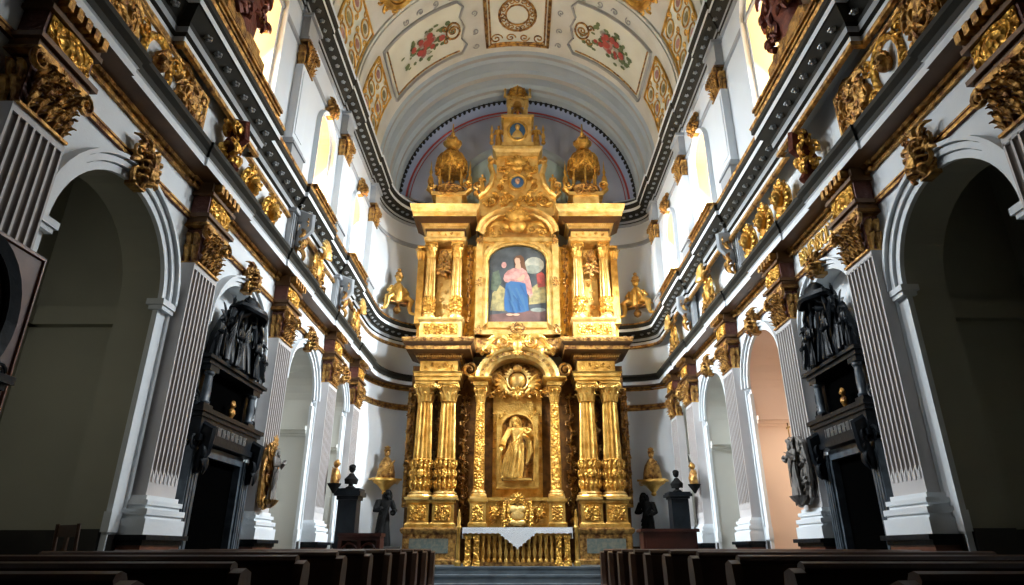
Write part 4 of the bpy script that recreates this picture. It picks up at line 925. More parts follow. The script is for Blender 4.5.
    m = nb(); pts = [(s*1.30,17.5,11.62),(s*1.42,17.46,11.45),(s*1.25,17.46,11.32),(s*1.12,17.46,11.5)]
    m.tube([(s*1.28,17.5,11.95),(s*1.32,17.5,11.75),(s*1.22,17.5,11.62),(s*1.05,17.5,11.75),(s*.85,17.5,12.05),(s*.78,17.5,12.45),(s*.88,17.5,12.8),(s*.80,17.5,12.98),(s*.68,17.5,12.9)], [(.05,.14),(.08,.15),(.1,.16),(.1,.16),(.1,.16),(.1,.16),(.09,.15),(.08,.14),(.05,.12)], 8, up=(0,-1,0))
    m.volute(s*1.25, 17.36, 11.93, .14, s, 1.5, -PI/2, .035, .1); m.volute(s*.84, 17.36, 12.88, .12, -s, 1.4, PI/2, .03, .1); part('attic_scroll', m, 'goldb')
    m = nb(); figure(m, s*1.12, 17.36, 11.75, .6); wing(m, s*1.12, 17.42, 12.1, .08, s); part('carved_putto', m, 'gold')
    for k in range(1):
        m = nb(); z = 13.45; h = .75; xx = s*.84
        m.lathe([(.06,0),(.075,.04),(.04,h*.2),(.07,h*.35),(.05,h*.5),(.025,h*.6),(.05,h*.7),(.03,h*.85),(.004,h)], (xx, 17.25, z), 10); part('pinnacle', m, 'gold')
# centre lower: predella, tabernacle, relief frame, arch, lunette
m = nb(); m.box(-.82, .82, 17.32, YBk-.1, .95, 2.44); m.box(-.86, .86, 17.22, YBk-.1, 2.44, 2.52); m.box(-.84, .84, 17.26, YBk-.1, 1.76, 1.84); pre = part('predella', m, 'gold')
for s in (-1, 1):
    m = nb(); scrollwork(m, *sorted((s*.36, s*.76)), 1.9, 2.4, 17.32, 4, 31, .04); rosette(m, s*.57, 17.28, 2.15, .17); m.build('carved_panel', 'goldc', pre)
m = nb(); m.box(-.34, .34, 17.12, 17.4, 1.78, 2.5); tb = part('tabernacle', m, 'oldgold')
m = nb(); m.ring(0, 17.1, 2.16, .25, .27, .05, 20); shell(m, 0, 17.08, 2.42, .22, 7)
for s in (-1, 1): m.volute(s*.27, 17.08, 2.38, .09, s); m.volute(s*.27, 17.08, 1.92, .09, -s); m.tube([(s*.34,17.08,1.8),(s*.36,17.04,2.1),(s*.33,17.08,2.4)], [.05,.06,.04], 7)
m.build('scroll_frame', 'goldc', tb)
m = nb(); m.ell((-.09,17.1,2.22), .13, .06, .11, 10, 7); m.ell((.09,17.1,2.22), .13, .06, .11, 10, 7); m.ell((0,17.1,2.1), .17, .06, .17, 10, 7); m.build('heart_boss', 'goldb', tb)
m = nb(); m.leaf((-.2,17.08,1.9),(-.05,16.98,1.92),(.1,17.05,1.82), .06); m.leaf((.2,17.08,1.9),(.05,16.96,1.92),(-.1,17.05,1.82), .06); m.build('drape', 'goldb', tb)
m = nb(); m.box(-.68, .68, YBk-.2, YBk-.1, 2.52, 5.4); m.build('centre_panel', 'gold', alt)
NA = [(.44*math.cos(PI*i/14), 4.33+.40*math.sin(PI*i/14)) for i in range(15)]
m = nb(); ins = [(.44, 2.95)]+NA+[(-.44, 2.95)]; outr = [(.56, 2.83)]+[(.56*min(1,max(-1,math.cos(PI*i/14)*1.4)), 4.80 if 2 < i < 12 else 4.4+.2*min(i, 14-i)) for i in range(15)]+[(-.56, 2.83)]
P = [];
for (a, b), (c, d) in zip(ins, outr): P += [(a, 17.72, b), (a, 17.48, b), (c, 17.48, d), (c, 17.72, d)]
m.add(P, [(i*4+j, i*4+4+j, i*4+5+j, i*4+1+j) for i in range(16) for j in range(3)]); m.box(-.56, .56, 17.45, 17.72, 2.76, 2.95)
m.tube([(a, 17.47, b) for a, b in ins], .022, 6); nf = part('niche_frame', m, 'gold')
for s in (-1, 1):
    m = nb(); scrollwork(m, *sorted((s*.58, s*.68)), 2.8, 4.85, 17.6, 9, 41, .03); m.build('carved_border', 'goldc', nf)
    m = nb(); scrollwork(m, *sorted((s*.3, s*.54)), 4.6, 4.82, 17.48, 2, 42, .02); m.build('spandrel_carving', 'goldc', nf)
m = nb(); m.box(-.44, .44, 17.70, 17.72, 2.95, 4.75); m.build('niche_back', 'oldgold', nf)
m = nb(); rx, rz, zc = 1.16, .88, 5.66; Pp = []; n = 30       # arched pediment
for i in range(n+1):
    a = PI*i/n; c, sn = math.cos(a), math.sin(a)
    for kx, y in ((.70, 17.75), (.70, 17.25), (.78, 17.2), (.78, 17.14), (.90, 17.14), (.92, 17.08), (1.0, 17.04), (1.02, 17.75)): Pp.append((rx*kx*c, y, zc+rz*kx*sn))
m.add(Pp, [(i*8+j, i*8+8+j, i*8+9+j, i*8+1+j) for i in range(n) for j in range(7)]); ar = part('arched_pediment', m, 'goldb', sharp=25)
m = nb()
for i in range(15): a = PI*(i+.5)/15; rosette(m, rx*.84*math.cos(a), 17.13, zc+rz*.84*math.sin(a), .06, 6)
m.build('rosette_band', 'oldgold', ar)
m = nb(); m.box(-.9, .9, YBk-.12, YBk-.08, 5.3, 6.5); lu = part('lunette_panel', m, 'oldgold')
m = nb(); m.ell((0,17.62,5.70), .24, .12, .24, 12, 8); m.ring(0, 17.58, 5.68, .40, .40, .05, 24, -2.6, -.54); m.ring(0, 17.6, 5.7, .30, .30, .03, 20)
for i in range(11): a = .2+2.74*i/10; m.leaf((.26*math.cos(a),17.6,5.75+.22*math.sin(a)), (.34*math.cos(a),17.52,5.75+.3*math.sin(a)), (.42*math.cos(a),17.6,5.75+.38*math.sin(a)), .04)
m.lathe([(.1,0),(.13,.03),(.09,.08),(.12,.14),(.03,.2)], (0,17.55,5.95), 10); m.build('crowned_shield', 'goldb', lu)
m = nb()
for s in (-1, 1):
    wing(m, s*.3, 17.6, 5.55, .28, s); scrollwork(m, *sorted((s*.2, s*.85)), 5.15, 5.5, 17.62, 4, 51, .05)
rosette(m, 0, 17.55, 5.35, .2); m.build('garland', 'gold', lu)
# crest between the storeys
m = nb(); m.box(-1.2, 1.2, 17.5, YBk, 6.5, 6.93); part('middle_base', m, 'oldgold')
for s in (-1, 1):
    m = nb(); m.volute(s*1.34, 17.3, 5.92, .2, s, 1.6, PI/2, .05, .08); m.leaf((s*1.3,17.35,6.0),(s*1.45,17.2,6.15),(s*1.5,17.3,5.85), .08); m.volute(s*1.3, 17.3, 5.66, .11, -s, 1.4, -PI/2, .03, .06); part('arch_scroll', m, 'oldgold')
m = nb(); shell(m, 0, 17.05, 6.62, .3, 9); m.ell((0,17.02,6.55), .14, .12, .2, 10, 7); rosette(m, 0, 16.98, 6.36, .13)
for s in (-1, 1):
    m.volute(s*.40, 17.1, 6.68, .22, s, 1.6, PI/2, .05, .09); m.volute(s*.86, 17.1, 6.44, .2, -s, 1.5, -PI/2, .05, .09); m.tube([(s*.55,17.12,6.85),(s*.72,17.06,6.72),(s*.86,17.06,6.5),(s*1.02,17.08,6.3)], [.05,.07,.07,.05], 7); m.leaf((s*.2,17.1,6.7),(s*.5,16.95,6.95),(s*.85,17.08,6.75), .09); m.leaf((s*.5,17.1,6.5),(s*.9,16.95,6.6),(s*1.05,17.08,6.4), .08)
part('scroll_crest', m, 'gold')
# crest over the painting
m = nb(); Pp = []; n = 26
for i in range(n+1):
    a = PI*i/n; c, sn = math.cos(a), math.sin(a)
    for kx, y in ((.84, 17.8), (.84, 17.35), (.90, 17.3), (.95, 17.18), (1.0, 17.12), (1.03, 17.12), (1.04, 17.8)): Pp.append((1.22*kx*c, y, 10.22+.86*kx*sn))
m.add(Pp, [(i*7+j, i*7+7+j, i*7+8+j, i*7+1+j) for i in range(n) for j in range(6)]); m.box(-1.2, 1.2, 17.64, YBk, 10.13, 11.0); ca = part('curved_cornice', m, 'goldb', sharp=25)
m = nb(); m.ell((0,17.35,10.52), .3, .18, .24, 12, 8); shell(m, 0, 17.22, 10.6, .42, 11); rosette(m, 0, 17.1, 10.95, .18); head(m, 0, 17.05, 11.1, .1)
for s in (-1, 1): m.volute(s*.42, 17.3, 10.38, .15, -s); m.volute(s*.75, 17.34, 10.25, .14, s); m.leaf((s*.3,17.3,10.4),(s*.6,17.15,10.7),(s*.85,17.3,10.4), .09); scrollwork(m, *sorted((s*.25, s*1.05)), 10.22, 10.5, 17.42, 4, 61, .05)
m.build('shell_cartouche', 'gold', ca)
# attic with medallion
m = nb(); m.prism([(-1.28,10.95),(1.28,10.95),(1.20,11.55),(.95,11.75),(.76,12.1),(.68,12.5),(.66,13.1),(-.66,13.1),(-.68,12.5),(-.76,12.1),(-.95,11.75),(-1.20,11.55)], 17.5, YBk); at = part('attic', m, 'goldb')
m = nb(); scrollwork(m, -1.05, 1.05, 11.2, 11.72, 17.47, 9, 71, .06); m.build('attic_carving', 'goldc', at); m = nb(); scrollwork(m, -.6, .6, 12.42, 13.05, 17.47, 5, 72, .05); m.build('attic_carving', 'goldc', at)
for e in (-1, 1):
    m = nb()
    for x, z, R, d in ((.42, 11.52, .2, 1), (.82, 11.42, .19, -1), (.52, 11.95, .14, -1), (.40, 12.30, .12, 1)): m.volute(e*x, 17.46, z, R, e*d, 1.7, PI/2, R*.2, .05)
    for x0, z0, x1, z1 in ((.3, 11.3, .62, 11.3), (.62, 11.62, .8, 11.72), (.95, 11.25, 1.12, 11.4), (.3, 11.75, .55, 11.72), (.45, 12.1, .62, 12.2), (.3, 12.42, .5, 12.5)): m.leaf((e*x0, 17.47, z0), (e*(x0+x1)/2, 17.34, (z0+z1)/2+.08), (e*x1, 17.44, z1), .07, .03)
    m.build('acanthus_scroll', 'gold', at)
m = nb(); m.ring(0, 17.44, 12.12, .25, .27, .06, 22); m.volute(-.33,17.44,12.3,.1,-1); m.volute(.33,17.44,12.3,.1,1); md = m.build('medallion_frame', 'gold', at)
m = nb(); m.lathe([(.23,0),(.2,.03),(.01,.06)], (0,0,0), 20); m.v = [V((p.x, 17.46-(p.z+A0[2]), 12.12+(p.y+A0[1]))) - V(A0) for p in m.v]; m.build('medallion', 'p_blue', md)
m = nb(); head(m, 0, 17.40, 12.12, .09); m.build('painted_head', 'p_skin', md)
m = nb(); shell(m, 0, 17.4, 12.72, .34, 9); m.ell((0,17.42,12.68), .2, .1, .16, 10, 6); wing(m, -.2, 17.45, 12.6, .18, -1); wing(m, .2, 17.45, 12.6, .18, 1); m.build('shell', 'gold', at)
m = nb(); m.box(-.70, .70, 17.42, YBk, 13.1, 13.16); m.sweep([(-.66, YBk), (-.66, 17.46), (.66, 17.46), (.66, YBk)], [(0,13.14),(.05,13.18),(.05,13.24),(.14,13.32),(.16,13.42),(-.2,13.45)]); m.box(-.66, .66, 17.46, YBk, 13.14, 13.45); part('attic_cornice', m, 'goldb')

# crowning lantern and the two side lanterns, lifted on the altarpiece
def dome_lantern(label, c, R, zs, box=False):
    t = thing('domed_lantern', label, 'lantern', c); cx, cy, cz = 0, 0, 0
    m = MB()
    if box:
        m.box(-.52, .52, -.32, .32, 0, .1); m.box(-.46, .46, -.28, .28, .1, 1.0); m.box(-.54, .54, -.34, .34, 1.0, 1.1); m.build('pedestal_box', 'goldb', t)
        m = MB(); m.ring(0, -.29, .52, .30, .34, .05, 20); m.build('frame', 'gold', t)
        m = MB(); m.ell((0, -.275, .52), .27, .02, .31, 16, 8); m.build('painted_panel', 'p_blue', t)
        m = MB(); head(m, 0, -.31, .62, .09); m.tube([(0,-.29,.28),(0,-.31,.42),(0,-.3,.54)], [(.2,.03),(.15,.04),(.06,.03)], 8, up=(0,-1,0)); m.build('carved_bust', 'goldb', t)
        for s in (-1, 1): m = MB(); figure(m, s*.62, -.1, .02, .8); m.build('carved_putto', 'gold', t)
        z = 1.1; ph = .74; n = 4
    else:
        m.box(-.50, .50, -.38, .38, 0, .08); m.box(-.40, .40, -.32, .32, .08, .52); m.box(-.54, .54, -.38, .38, .52, .64); m.build('pedestal_box', 'goldb', t)
        for s in (-1, 1):
            m = MB(); m.tube([(s*.3,-.2,.55),(s*.5,-.2,.66),(s*.66,-.2,.82),(s*.62,-.2,1.05),(s*.5,-.2,1.0)], [(.06,.1),(.08,.12),(.08,.12),(.06,.1),(.03,.06)], 8, up=(0,-1,0)); m.volute(s*.55, -.32, .90, .14, s, 1.5, 0, .035, .06); m.build('side_scroll', 'gold', t)
            m = MB(); m.lathe([(.09,0),(.06,.1),(.1,.25),(.07,.42),(.03,.5),(.055,.6),(.03,.7),(.015,.9),(.002,1.05)], (s*.62,-.2,.85), 10); m.build('pinnacle', 'gold', t)
        m = MB(); m.lathe([(.5,.62),(.44,.7),(.46,.78),(.5,.86),(.48,.9),(.1,.91)], (0,0,0), 16); rosette(m, 0, -.46, .74, .2); m.volute(-.22, -.42, .66, .13, -1); m.volute(.22, -.42, .66, .13, 1); m.build('scroll_ornament', 'oldgold', t)
        z = .84; ph = .76; n = 6
    Rp = R*1.0 if box else R*.82
    for i in range(n):
        a = 2*PI*(i+.5)/n; x, y = Rp*math.cos(a), Rp*(.7 if box else 1)*math.sin(a)
        m = MB(); m.lathe([(.06,0),(.035,.06),(.03,ph*.5),(.045,ph*.55),(.03,ph*.6),(.03,ph*.85),(.07,ph)], (x,y,z), 8); m.build('post', 'gold', t)
    if box: m = MB(); m.box(-.38, .38, -.24, .24, z+ph-.06, z+ph+.02); m.ring(0, -.23, z+ph*.5, .21, .26, .07, 16, 0, PI); m.ring(0, .23, z+ph*.5, .21, .26, .07, 16, 0, PI)
    if box:
        for e in (-1, 1): m.box(*sorted((e*.21, e*.34)), -.26, -.18, z, z+ph*.8); m.lathe([(.05,0),(.06,.05),(.03,.2),(.05,.3),(.004,.45)], (e*.42,-.2,z+ph), 8)
        m.build('canopy', 'goldb', t); R = .31; ph += .10; m = MB(); m.lathe([(.1,0),(.07,.1),(.04,.3),(.06,.36),(.01,.42)], (0,0,z), 8); m.build('carved_statuette', 'gold', t)
    m = MB(); zz = z+ph
    m.lathe([(R*.7,-.06),(R*1.02,-.04),(R*1.05,.02),(R*.96,.05),(R*1.02,R*.4),(R*.97,R*.8),(R*.75,R*1.2),(R*.42,R*1.45),(R*.2,R*1.55)], (0,0,zz), 20)
    for i in range(n*2):
        a = PI*i/n; m.leaf((R*.98*math.cos(a),R*.98*math.sin(a),zz-.02),(R*1.12*math.cos(a),R*1.12*math.sin(a),zz-.06),(R*.95*math.cos(a),R*.95*math.sin(a),zz-.14), .07, .03, (math.cos(a),math.sin(a),0))
        m.tube([(R*1.06*math.cos(a)*k,R*1.06*math.sin(a)*k,zz+R*h) for k, h in ((1,.05),(1.0,.4),(.95,.8),(.74,1.2),(.42,1.46))], .028, 5)
    d = m.build('dome', 'goldc', t)
    m = MB(); z2 = zz+R*1.53; q = R*(1.02 if not box else 1.4)
    m.lathe([(q*.25,-.02),(q*.5,.02),(q*.32,.08),(q*.25,.16),(q*.5,q*.5),(q*.58,q*.72),(q*.42,q*.98),(q*.2,q*1.15),(q*.26,q*1.22),(q*.08,q*1.35),(q*.15,q*1.5),(q*.08,q*1.65),(.02,q*2.3)], (0,0,z2), 16)
    for i in range(6): a = PI*i/3; m.leaf((q*.5*math.cos(a),q*.5*math.sin(a),z2+q*.5),(q*.7*math.cos(a),q*.7*math.sin(a),z2+q*.8),(q*.45*math.cos(a),q*.45*math.sin(a),z2+q*1.0), .06, .025, (math.cos(a),math.sin(a),0))
    m.build('finial', 'gold', t); return t
for s in (-1, 1): dome_lantern('gilded six-post domed lantern on the %s side of the altarpiece top' % ('left' if s < 0 else 'right'), (s*2.14, 17.55, 10.985), .48, 0)
cl_ = dome_lantern('gilded crowning lantern with blue panel at the very top of the altarpiece', (0, 17.62, 13.455), .38, 0, True); cl_.scale = (1, 1, 1.08)

# statue in the niche
m = MB(); figure(m, 0, -.02, .06, 1.62, lean=.0, sweep=-.18, armL=((-.09,-.05,-.16),(-.13,-.16,-.30)), armR=((.12,-.04,-.14),(.05,-.18,-.04)), beard=True, tilt=-.6)
m.tube([(.14,-.1,1.2),(.30,-.06,1.05),(.33,-.04,.75),(.24,-.05,.45)], [(.04,.05),(.08,.06),(.09,.06),(.03,.04)], 8); m.box(-.38, .38, -.16, .12, 0, .05)
for i in range(5): m.tube([(.02-.05*i,-.22,.95),(-.08-.06*i,-.24,.6),(-.2-.06*i,-.2,.12)], [.02,.035,.03], 6)
st = m.build('gilded_statue', 'gold', loc=(0, 17.46, 2.958)); tag(st, 'gilded robed bearded statue standing in the arched niche above the altar', 'statue')

# the painting
pt = thing('framed_painting', 'arched painting of a woman in pink and blue in a wide gilt frame', 'painting', (0, 17.62, 7.0)); PO = (0, 17.62, 7.0)
def arched(hw, z0, zs, rz, n=16): return [(-hw, z0), (hw, z0)]+[(hw*math.cos(PI*i/n), zs+rz*math.sin(PI*i/n)) for i in range(n+1)]
m = MB(PO); ai = [(.86, 7.40)]+[(.86*math.cos(PI*i/16), 9.42+.5*math.sin(PI*i/16)) for i in range(17)]+[(-.86, 7.40)]
rows = []
for g, y in ((0, 17.60), (.0, 17.48), (.06, 17.46), (.08, 17.40), (.2, 17.40)):
    row = []
    for i, (a, b) in enumerate(ai):
        if i in (0, len(ai)-1): row.append((a+math.copysign(g, a), y, b-g))
        else: t_ = PI*(i-1)/16; row.append((a+g*math.cos(t_), y, b+g*math.sin(t_)))
    rows.append(row)
k = len(ai); m.add([p for r in rows for p in r], [(q*k+i, q*k+i+1, (q+1)*k+i+1, (q+1)*k+i) for q in range(4) for i in range(k-1)]); m.box(-.86, .86, 17.40, 17.6, 7.22, 7.40)
m.box(-1.24, -1.05, 17.36, 17.62, 7.0, 10.12); m.box(1.05, 1.24, 17.36, 17.62, 7.0, 10.12); m.box(-1.24, 1.24, 17.36, 17.62, 9.98, 10.12); m.box(-1.24, 1.24, 17.34, 17.62, 7.0, 7.12); m.box(-1.05, 1.05, 17.46, 17.62, 7.12, 7.25)
for s in (-1, 1): m.prism([(s*1.05,9.3),(s*1.05,9.98),(0,9.98),(0,9.92)]+[(s*.86*math.cos(PI*i/16), 9.42+.5*math.sin(PI*i/16)) for i in range(7, -1, -1)]+[(s*.86, 9.3)], 17.47, 17.6); m.box(*sorted((s*.86, s*1.06)), 17.47, 17.6, 7.12, 9.4)
fr = m.build('frame', 'goldb', pt, sharp=30)
for s in (-1, 1):
    m = MB(PO); scrollwork(m, *sorted((s*.6, s*1.0)), 9.72, 9.95, 17.45, 2, 81, .025); m.build('spandrel_carving', 'goldc', fr)
    for z in (7.1, 8.6, 10.0): m = MB(PO); rosette(m, s*1.15, 17.33, z, .12); m.volute(s*1.1, 17.33, z+.12, .08, s); m.build('corner_ornament', 'oldgold', fr)
m = MB(PO); cartouche(m, .2, .16); m.v = [V((p.x, p.y-.28-PO[1]+PO[1], p.z)) for p in [q+V(PO) for q in m.v]]; m.v = [V((p.x, p.y, p.z+.18)) for p in m.v]; m.build('base_cartouche', 'oldgold', fr)
m = MB(PO); m.prism(arched(.85, 7.41, 9.42, .49), 17.56, 17.58); cv = m.build('canvas', 'p_sky', pt)
LZ = [17.559]
def paint(name, mt, poly):
    LZ[0] -= .0012; m = MB(PO); n = len(poly); m.add([(x, LZ[0], z) for x, z in poly], [list(range(n))]); return m.build(name, mt, cv)
def blob(cx, cz, rx, rz, n=14): return [(cx+rx*math.cos(2*PI*i/n), cz+rz*math.sin(2*PI*i/n)) for i in range(n)]
def Q(*p): return [((a-274)/141*.85, 7.41+(505-b)/410*2.5) for a, b in p]
def QB(x, y, rx, ry): return blob((x-274)/141*.85, 7.41+(505-y)/410*2.5, rx/141*.85, ry/410*2.5)
paint('painted_ground', 'p_mauve', Q((134,505),(414,505),(414,445),(330,440),(134,462)))
paint('painted_cloud', 'p_pale', QB(358,198,50,44)); paint('painted_cloud', 'p_cloud', QB(350,222,44,24)); paint('painted_hill', 'p_yel', Q((330,330),(414,270),(414,400),(330,410)))
paint('painted_water', 'p_cloud', QB(375,437,38,11)); paint('painted_bush', 'p_yel', Q((140,440),(150,350),(185,305),(215,330),(215,445))); paint('painted_bush', 'p_leafd', Q((140,330),(150,240),(180,225),(195,290),(170,340)))
paint('painted_figure', 'p_red', Q((368,250),(395,235),(412,255),(412,315),(375,320))); paint('painted_face', 'p_pink', QB(206,199,13,17))
paint('painted_hair', 'p_hair', Q((255,165),(268,148),(290,144),(306,160),(312,195),(322,235),(300,240),(262,215)))
paint('painted_sleeve', 'p_pink', Q((203,275),(208,250),(224,230),(250,217),(272,212),(300,216),(318,232),(334,265),(346,325),(350,362),(332,360),(316,300),(240,296),(212,290)))
paint('painted_mantle', 'p_blue', Q((216,300),(240,286),(290,292),(316,300),(322,345),(326,405),(330,442),(300,450),(262,452),(228,450),(210,436),(208,380)))
paint('painted_sash', 'p_pink', Q((308,268),(330,290),(345,350),(340,378),(322,350)))
for a, b, z in ((226,250,330),(240,290,360),(262,300,345),(232,268,400),(290,312,380)): paint('painted_fold', 'p_bluel', Q((a,z-20),(a+9,z-24),(b+8,z+62),(b,z+66)))
for a, b, z in ((222,240,350),(250,296,385),(285,318,330),(226,252,410),(272,284,400)): paint('painted_fold', 'p_blued', Q((a,z-24),(a+7,z-22),(b+6,z+44),(b,z+40)))
paint('painted_hand', 'p_skin', Q((268,278),(292,262),(305,250),(312,258),(306,282),(285,290))); paint('painted_neck', 'p_skin', Q((266,190),(288,190),(292,216),(278,222),(262,214)))
paint('painted_face', 'p_skin', QB(274,176,15,23)); paint('painted_hair', 'p_hair', Q((257,172),(266,153),(284,150),(296,168),(296,205),(290,186),(284,164),(268,160)))
for x in (236, 268): paint('painted_foot', 'p_skin', QB(x,463,17,6))

# ------------------------------------------------------------------ altar table, cloth
AO = (0, 15.8, .922); al = thing('altar_table', 'gilded altar table with turned balusters below the altarpiece', 'altar', AO)
m = MB(AO); m.box(-1.20, 1.20, 15.45, 16.15, 1.66, 1.72); m.box(-1.16, 1.16, 15.5, 16.1, 1.56, 1.66); m.build('table_top', 'gold', al)
m = MB(AO); m.box(-1.22, 1.22, 15.46, 16.1, .922, 1.0); m.box(-1.1, 1.1, 15.62, 16.05, 1.0, 1.56); m.build('base', 'oldgold', al)
for s in (-1, 1):
    for x in (1.13, .93):
        m = MB(AO); x *= s; m.box(x-.085, x+.085, 15.42, 15.6, .922, 1.04); m.box(x-.06, x+.06, 15.46, 15.58, 1.04, 1.56); m.box(x-.08, x+.08, 15.44, 15.6, 1.5, 1.57); scrollwork(m, x-.05, x+.05, 1.08, 1.48, 15.46, 3, 4, .02); m.build('leg', 'goldc', al)
    m = MB(AO); m.lathe([(.07,.922),(.08,1.0),(.045,1.04),(.04,1.7),(.06,1.74),(.035,1.8),(.05,1.92),(.025,2.0),(.035,2.04),(.003,2.14)], (s*1.345,15.5,0), 12); m.build('corner_post', 'gold', al)
for i in range(13):
    x = -.78+.13*i; m = MB(AO); m.lathe([(.045,1.0),(.045,1.05),(.025,1.08),(.05,1.2),(.03,1.3),(.022,1.36),(.045,1.46),(.045,1.56)], (x,15.52,0), 10); m.build('baluster', 'gold', al)
m = MB(); m.box(-1.25, 1.25, 15.40, 16.18, 1.722, 1.735)
sc_n = 40; edge = [(-1.25, 1.735)]+[(-1.25+2.5*i/sc_n, 1.60+.018*abs(math.sin(i*PI/2))-.0) for i in range(sc_n+1)]+[(1.25, 1.735)]
edge = [(x, z if abs(x) > .40 or z > 1.7 else 1.60-(.40-abs(x))*.78) for x, z in edge]; m.prism(edge, 15.392, 15.402)
for s in (-1, 1): m.box(*sorted((s*1.243, s*1.253)), 15.40, 16.18, 1.5, 1.735)
for i in range(9): x = -.36+.09*i; m.ell((x, 15.39, 1.60-(.40-abs(x))*.78), .022, .01, .022, 8, 4)
o = m.build('altar_cloth', 'lin'); tag(o, 'white lace altar cloth with a pointed centre draped over the gilded altar', 'altar cloth')

# ------------------------------------------------------------------ sculptures and furniture at the apse corners
def make_wallbust():
    t = thing('gilded_bust', 'x', 'sculpture')
    m = MB(); m.lathe([(.03,0),(.08,.05),(.06,.1),(.13,.18),(.2,.26),(.3,.32),(.34,.36),(.34,.40)], (0,-.2,0), 14); m.volute(-.3,-.3,.34,.07,-1); m.volute(.3,-.3,.34,.07,1); m.box(-.38,.38,-.42,0,.38,.43); m.build('bracket', 'gold', t)
    m = MB(); m.tube([(0,-.2,.43),(0,-.22,.6),(0,-.21,.8),(0,-.2,.95),(0,-.2,1.0)], [(.27,.16),(.25,.17),(.2,.14),(.1,.09),(.05,.05)], 14, up=(0,-1,0)); head(m, 0, -.21, 1.08, .09)
    for i in range(6): m.tube([(.18-.03*i,-.33,.9-.05*i),(0,-.42,.75-.05*i),(-.2,-.33,.55-.02*i)], [.02,.035,.02], 6)
    m.lathe([(.08,0),(.1,.03),(.06,.06),(.09,.1),(.01,.15)], (0,-.2,1.15), 10); m.build('carved_bust', 'oldgold', t); return t
wb = make_wallbust()
def apse_pt(side, t, D, y0): return (side*(2.9+(D-2.9)*math.cos(t)), y0+(YB-y0)*math.sin(t))
for side, s, D, y0, t, rz in ((-1, 'left', DL, LEND, .78, .35), (1, 'right', DR, REND, .80, -.15)):
    x, y = apse_pt(side, t, D, y0); put(wb, (x*.955, y-.13, 2.6), (.62 if side < 0 else -.45), 'gilded bust on a scrolled wall bracket, %s of the altarpiece' % s, 'gilded wall busts')
def make_trophy():
    t = thing('gilded_trophy', 'x', 'sculpture')
    m = MB(); m.tube([(0,-.16,.42),(0,-.2,.6),(0,-.19,.8),(0,-.17,.95),(0,-.17,1.02)], [(.19,.13),(.18,.13),(.20,.13),(.11,.09),(.05,.05)], 12, up=(0,-1,0)); head(m, 0, -.18, 1.12, .10)
    for d in (-1, 1):
        m.tube([(d*.08,-.18,.5),(d*.24,-.32,.52),(d*.34,-.34,.46),(d*.32,-.26,.28),(d*.36,-.24,.12),(d*.46,-.3,.07)], [.09,.10,.09,.07,.055,.045], 9)
        m.tube([(d*.17,-.17,.86),(d*.27,-.2,.7),(d*.2,-.34,.58)], [.065,.06,.045], 8); hand(m, (d*.2,-.34,.58), (-d*.6,-.4,-.2), .13)
        for i in range(3): m.tube([(d*.06,-.30,.9-.1*i),(d*.12,-.34,.75-.1*i),(d*.16,-.3,.6-.06*i)], [.012,.022,.012], 5)
    m.build('carved_figure', 'gold', t)
    m = MB(); m.lathe([(.11,0),(.13,.03),(.07,.05),(.10,.12),(.04,.2),(.06,.25),(.01,.3)], (0,-.17,1.2), 12); m.build('hat', 'oldgold', t)
    m = MB(); m.box(-.3, .3, -.22, 0, .36, .44); m.lathe([(.03,0),(.09,.05),(.11,.14),(.05,.24),(.03,.36)], (0,-.2,.02), 12); m.volute(-.3,-.1,.42,.1,-1); m.volute(.3,-.1,.42,.1,1); m.build('bracket', 'oldgold', t); return t
tr = make_trophy()
for side, s, t in ((-1, 'left', .74), (1, 'right', .72)):
    x, y = apse_pt(side, t, DU, LEND if side < 0 else REND); put(tr, (x*.95, y-.14, 7.68), (.6 if side < 0 else -.45), 'gilded seated figure in a hat on a bracket high on the %s apse wall' % s, 'gilded wall trophies', (1.12, 1, 1.0))
def make_atlas(flip):
    t = thing('dark_statue', 'x', 'statue')
    m = MB(); m.box(-.34, .34, -.3, .3, .0, .36); m.box(-.38, .38, -.34, .34, .36, .42); m.build('plinth', 'wains', t)
    m = MB(); figure(m, 0, 0, .42, 1.32, lean=.03*flip, armL=((-.07,-.05,-.16),(.03,-.15,-.14)), armR=((.07,-.05,-.16),(-.01,-.16,-.20)), beard=True, tilt=.5*flip)
    m.build('carved_figure', 'dark', t); return t
o = make_atlas(1); o.location = (-3.35, 16.75, .922); o.rotation_euler[2] = .5; o['label'] = 'black robed statue on a plinth at the left apse corner'
o = make_atlas(-1); o.location = (3.42, 17.6, .922); o.rotation_euler[2] = -.5; o['label'] = 'black robed statue on a plinth at the right apse corner'
def make_stand():
    t = thing('black_pedestal', 'x', 'pedestal')
    m = MB(); m.box(-.26, .26, -.24, .24, 0, .12); m.prism([(-.21,.12),(.21,.12),(.19,1.45),(-.19,1.45)], -.2, .2); m.build('shaft', 'black', t)
    m = MB(); m.box(-.23, .23, -.23, .23, 1.45, 1.5); m.box(-.29, .29, -.28, .28, 1.5, 1.56); m.box(-.26, .26, -.25, .25, 1.56, 1.60); m.build('cap', 'black', t); return t
sd = make_stand()
put(sd, (-3.62, 14.35, .0), LEFT, 'tall black pedestal carrying a small bust, by the left corner pilaster', 'black pedestals', (1, 1, 1.55))
put(sd, (3.80, 15.75, .922), RIGHT, 'tall black pedestal carrying a small bust, by the right corner pilaster', 'black pedestals')
def make_bust(mt):
    m = MB(); m.lathe([(.1,0),(.11,.03),(.05,.07),(.05,.1)], (0,0,0), 12); m.tube([(0,0,.1),(0,-.01,.2),(0,0,.28),(0,0,.33)], [(.14,.09),(.16,.1),(.08,.06),(.045,.045)], 12, up=(0,-1,0)); head(m, 0, -.01, .42, .085); o = m.build('small_bust', mt); return o
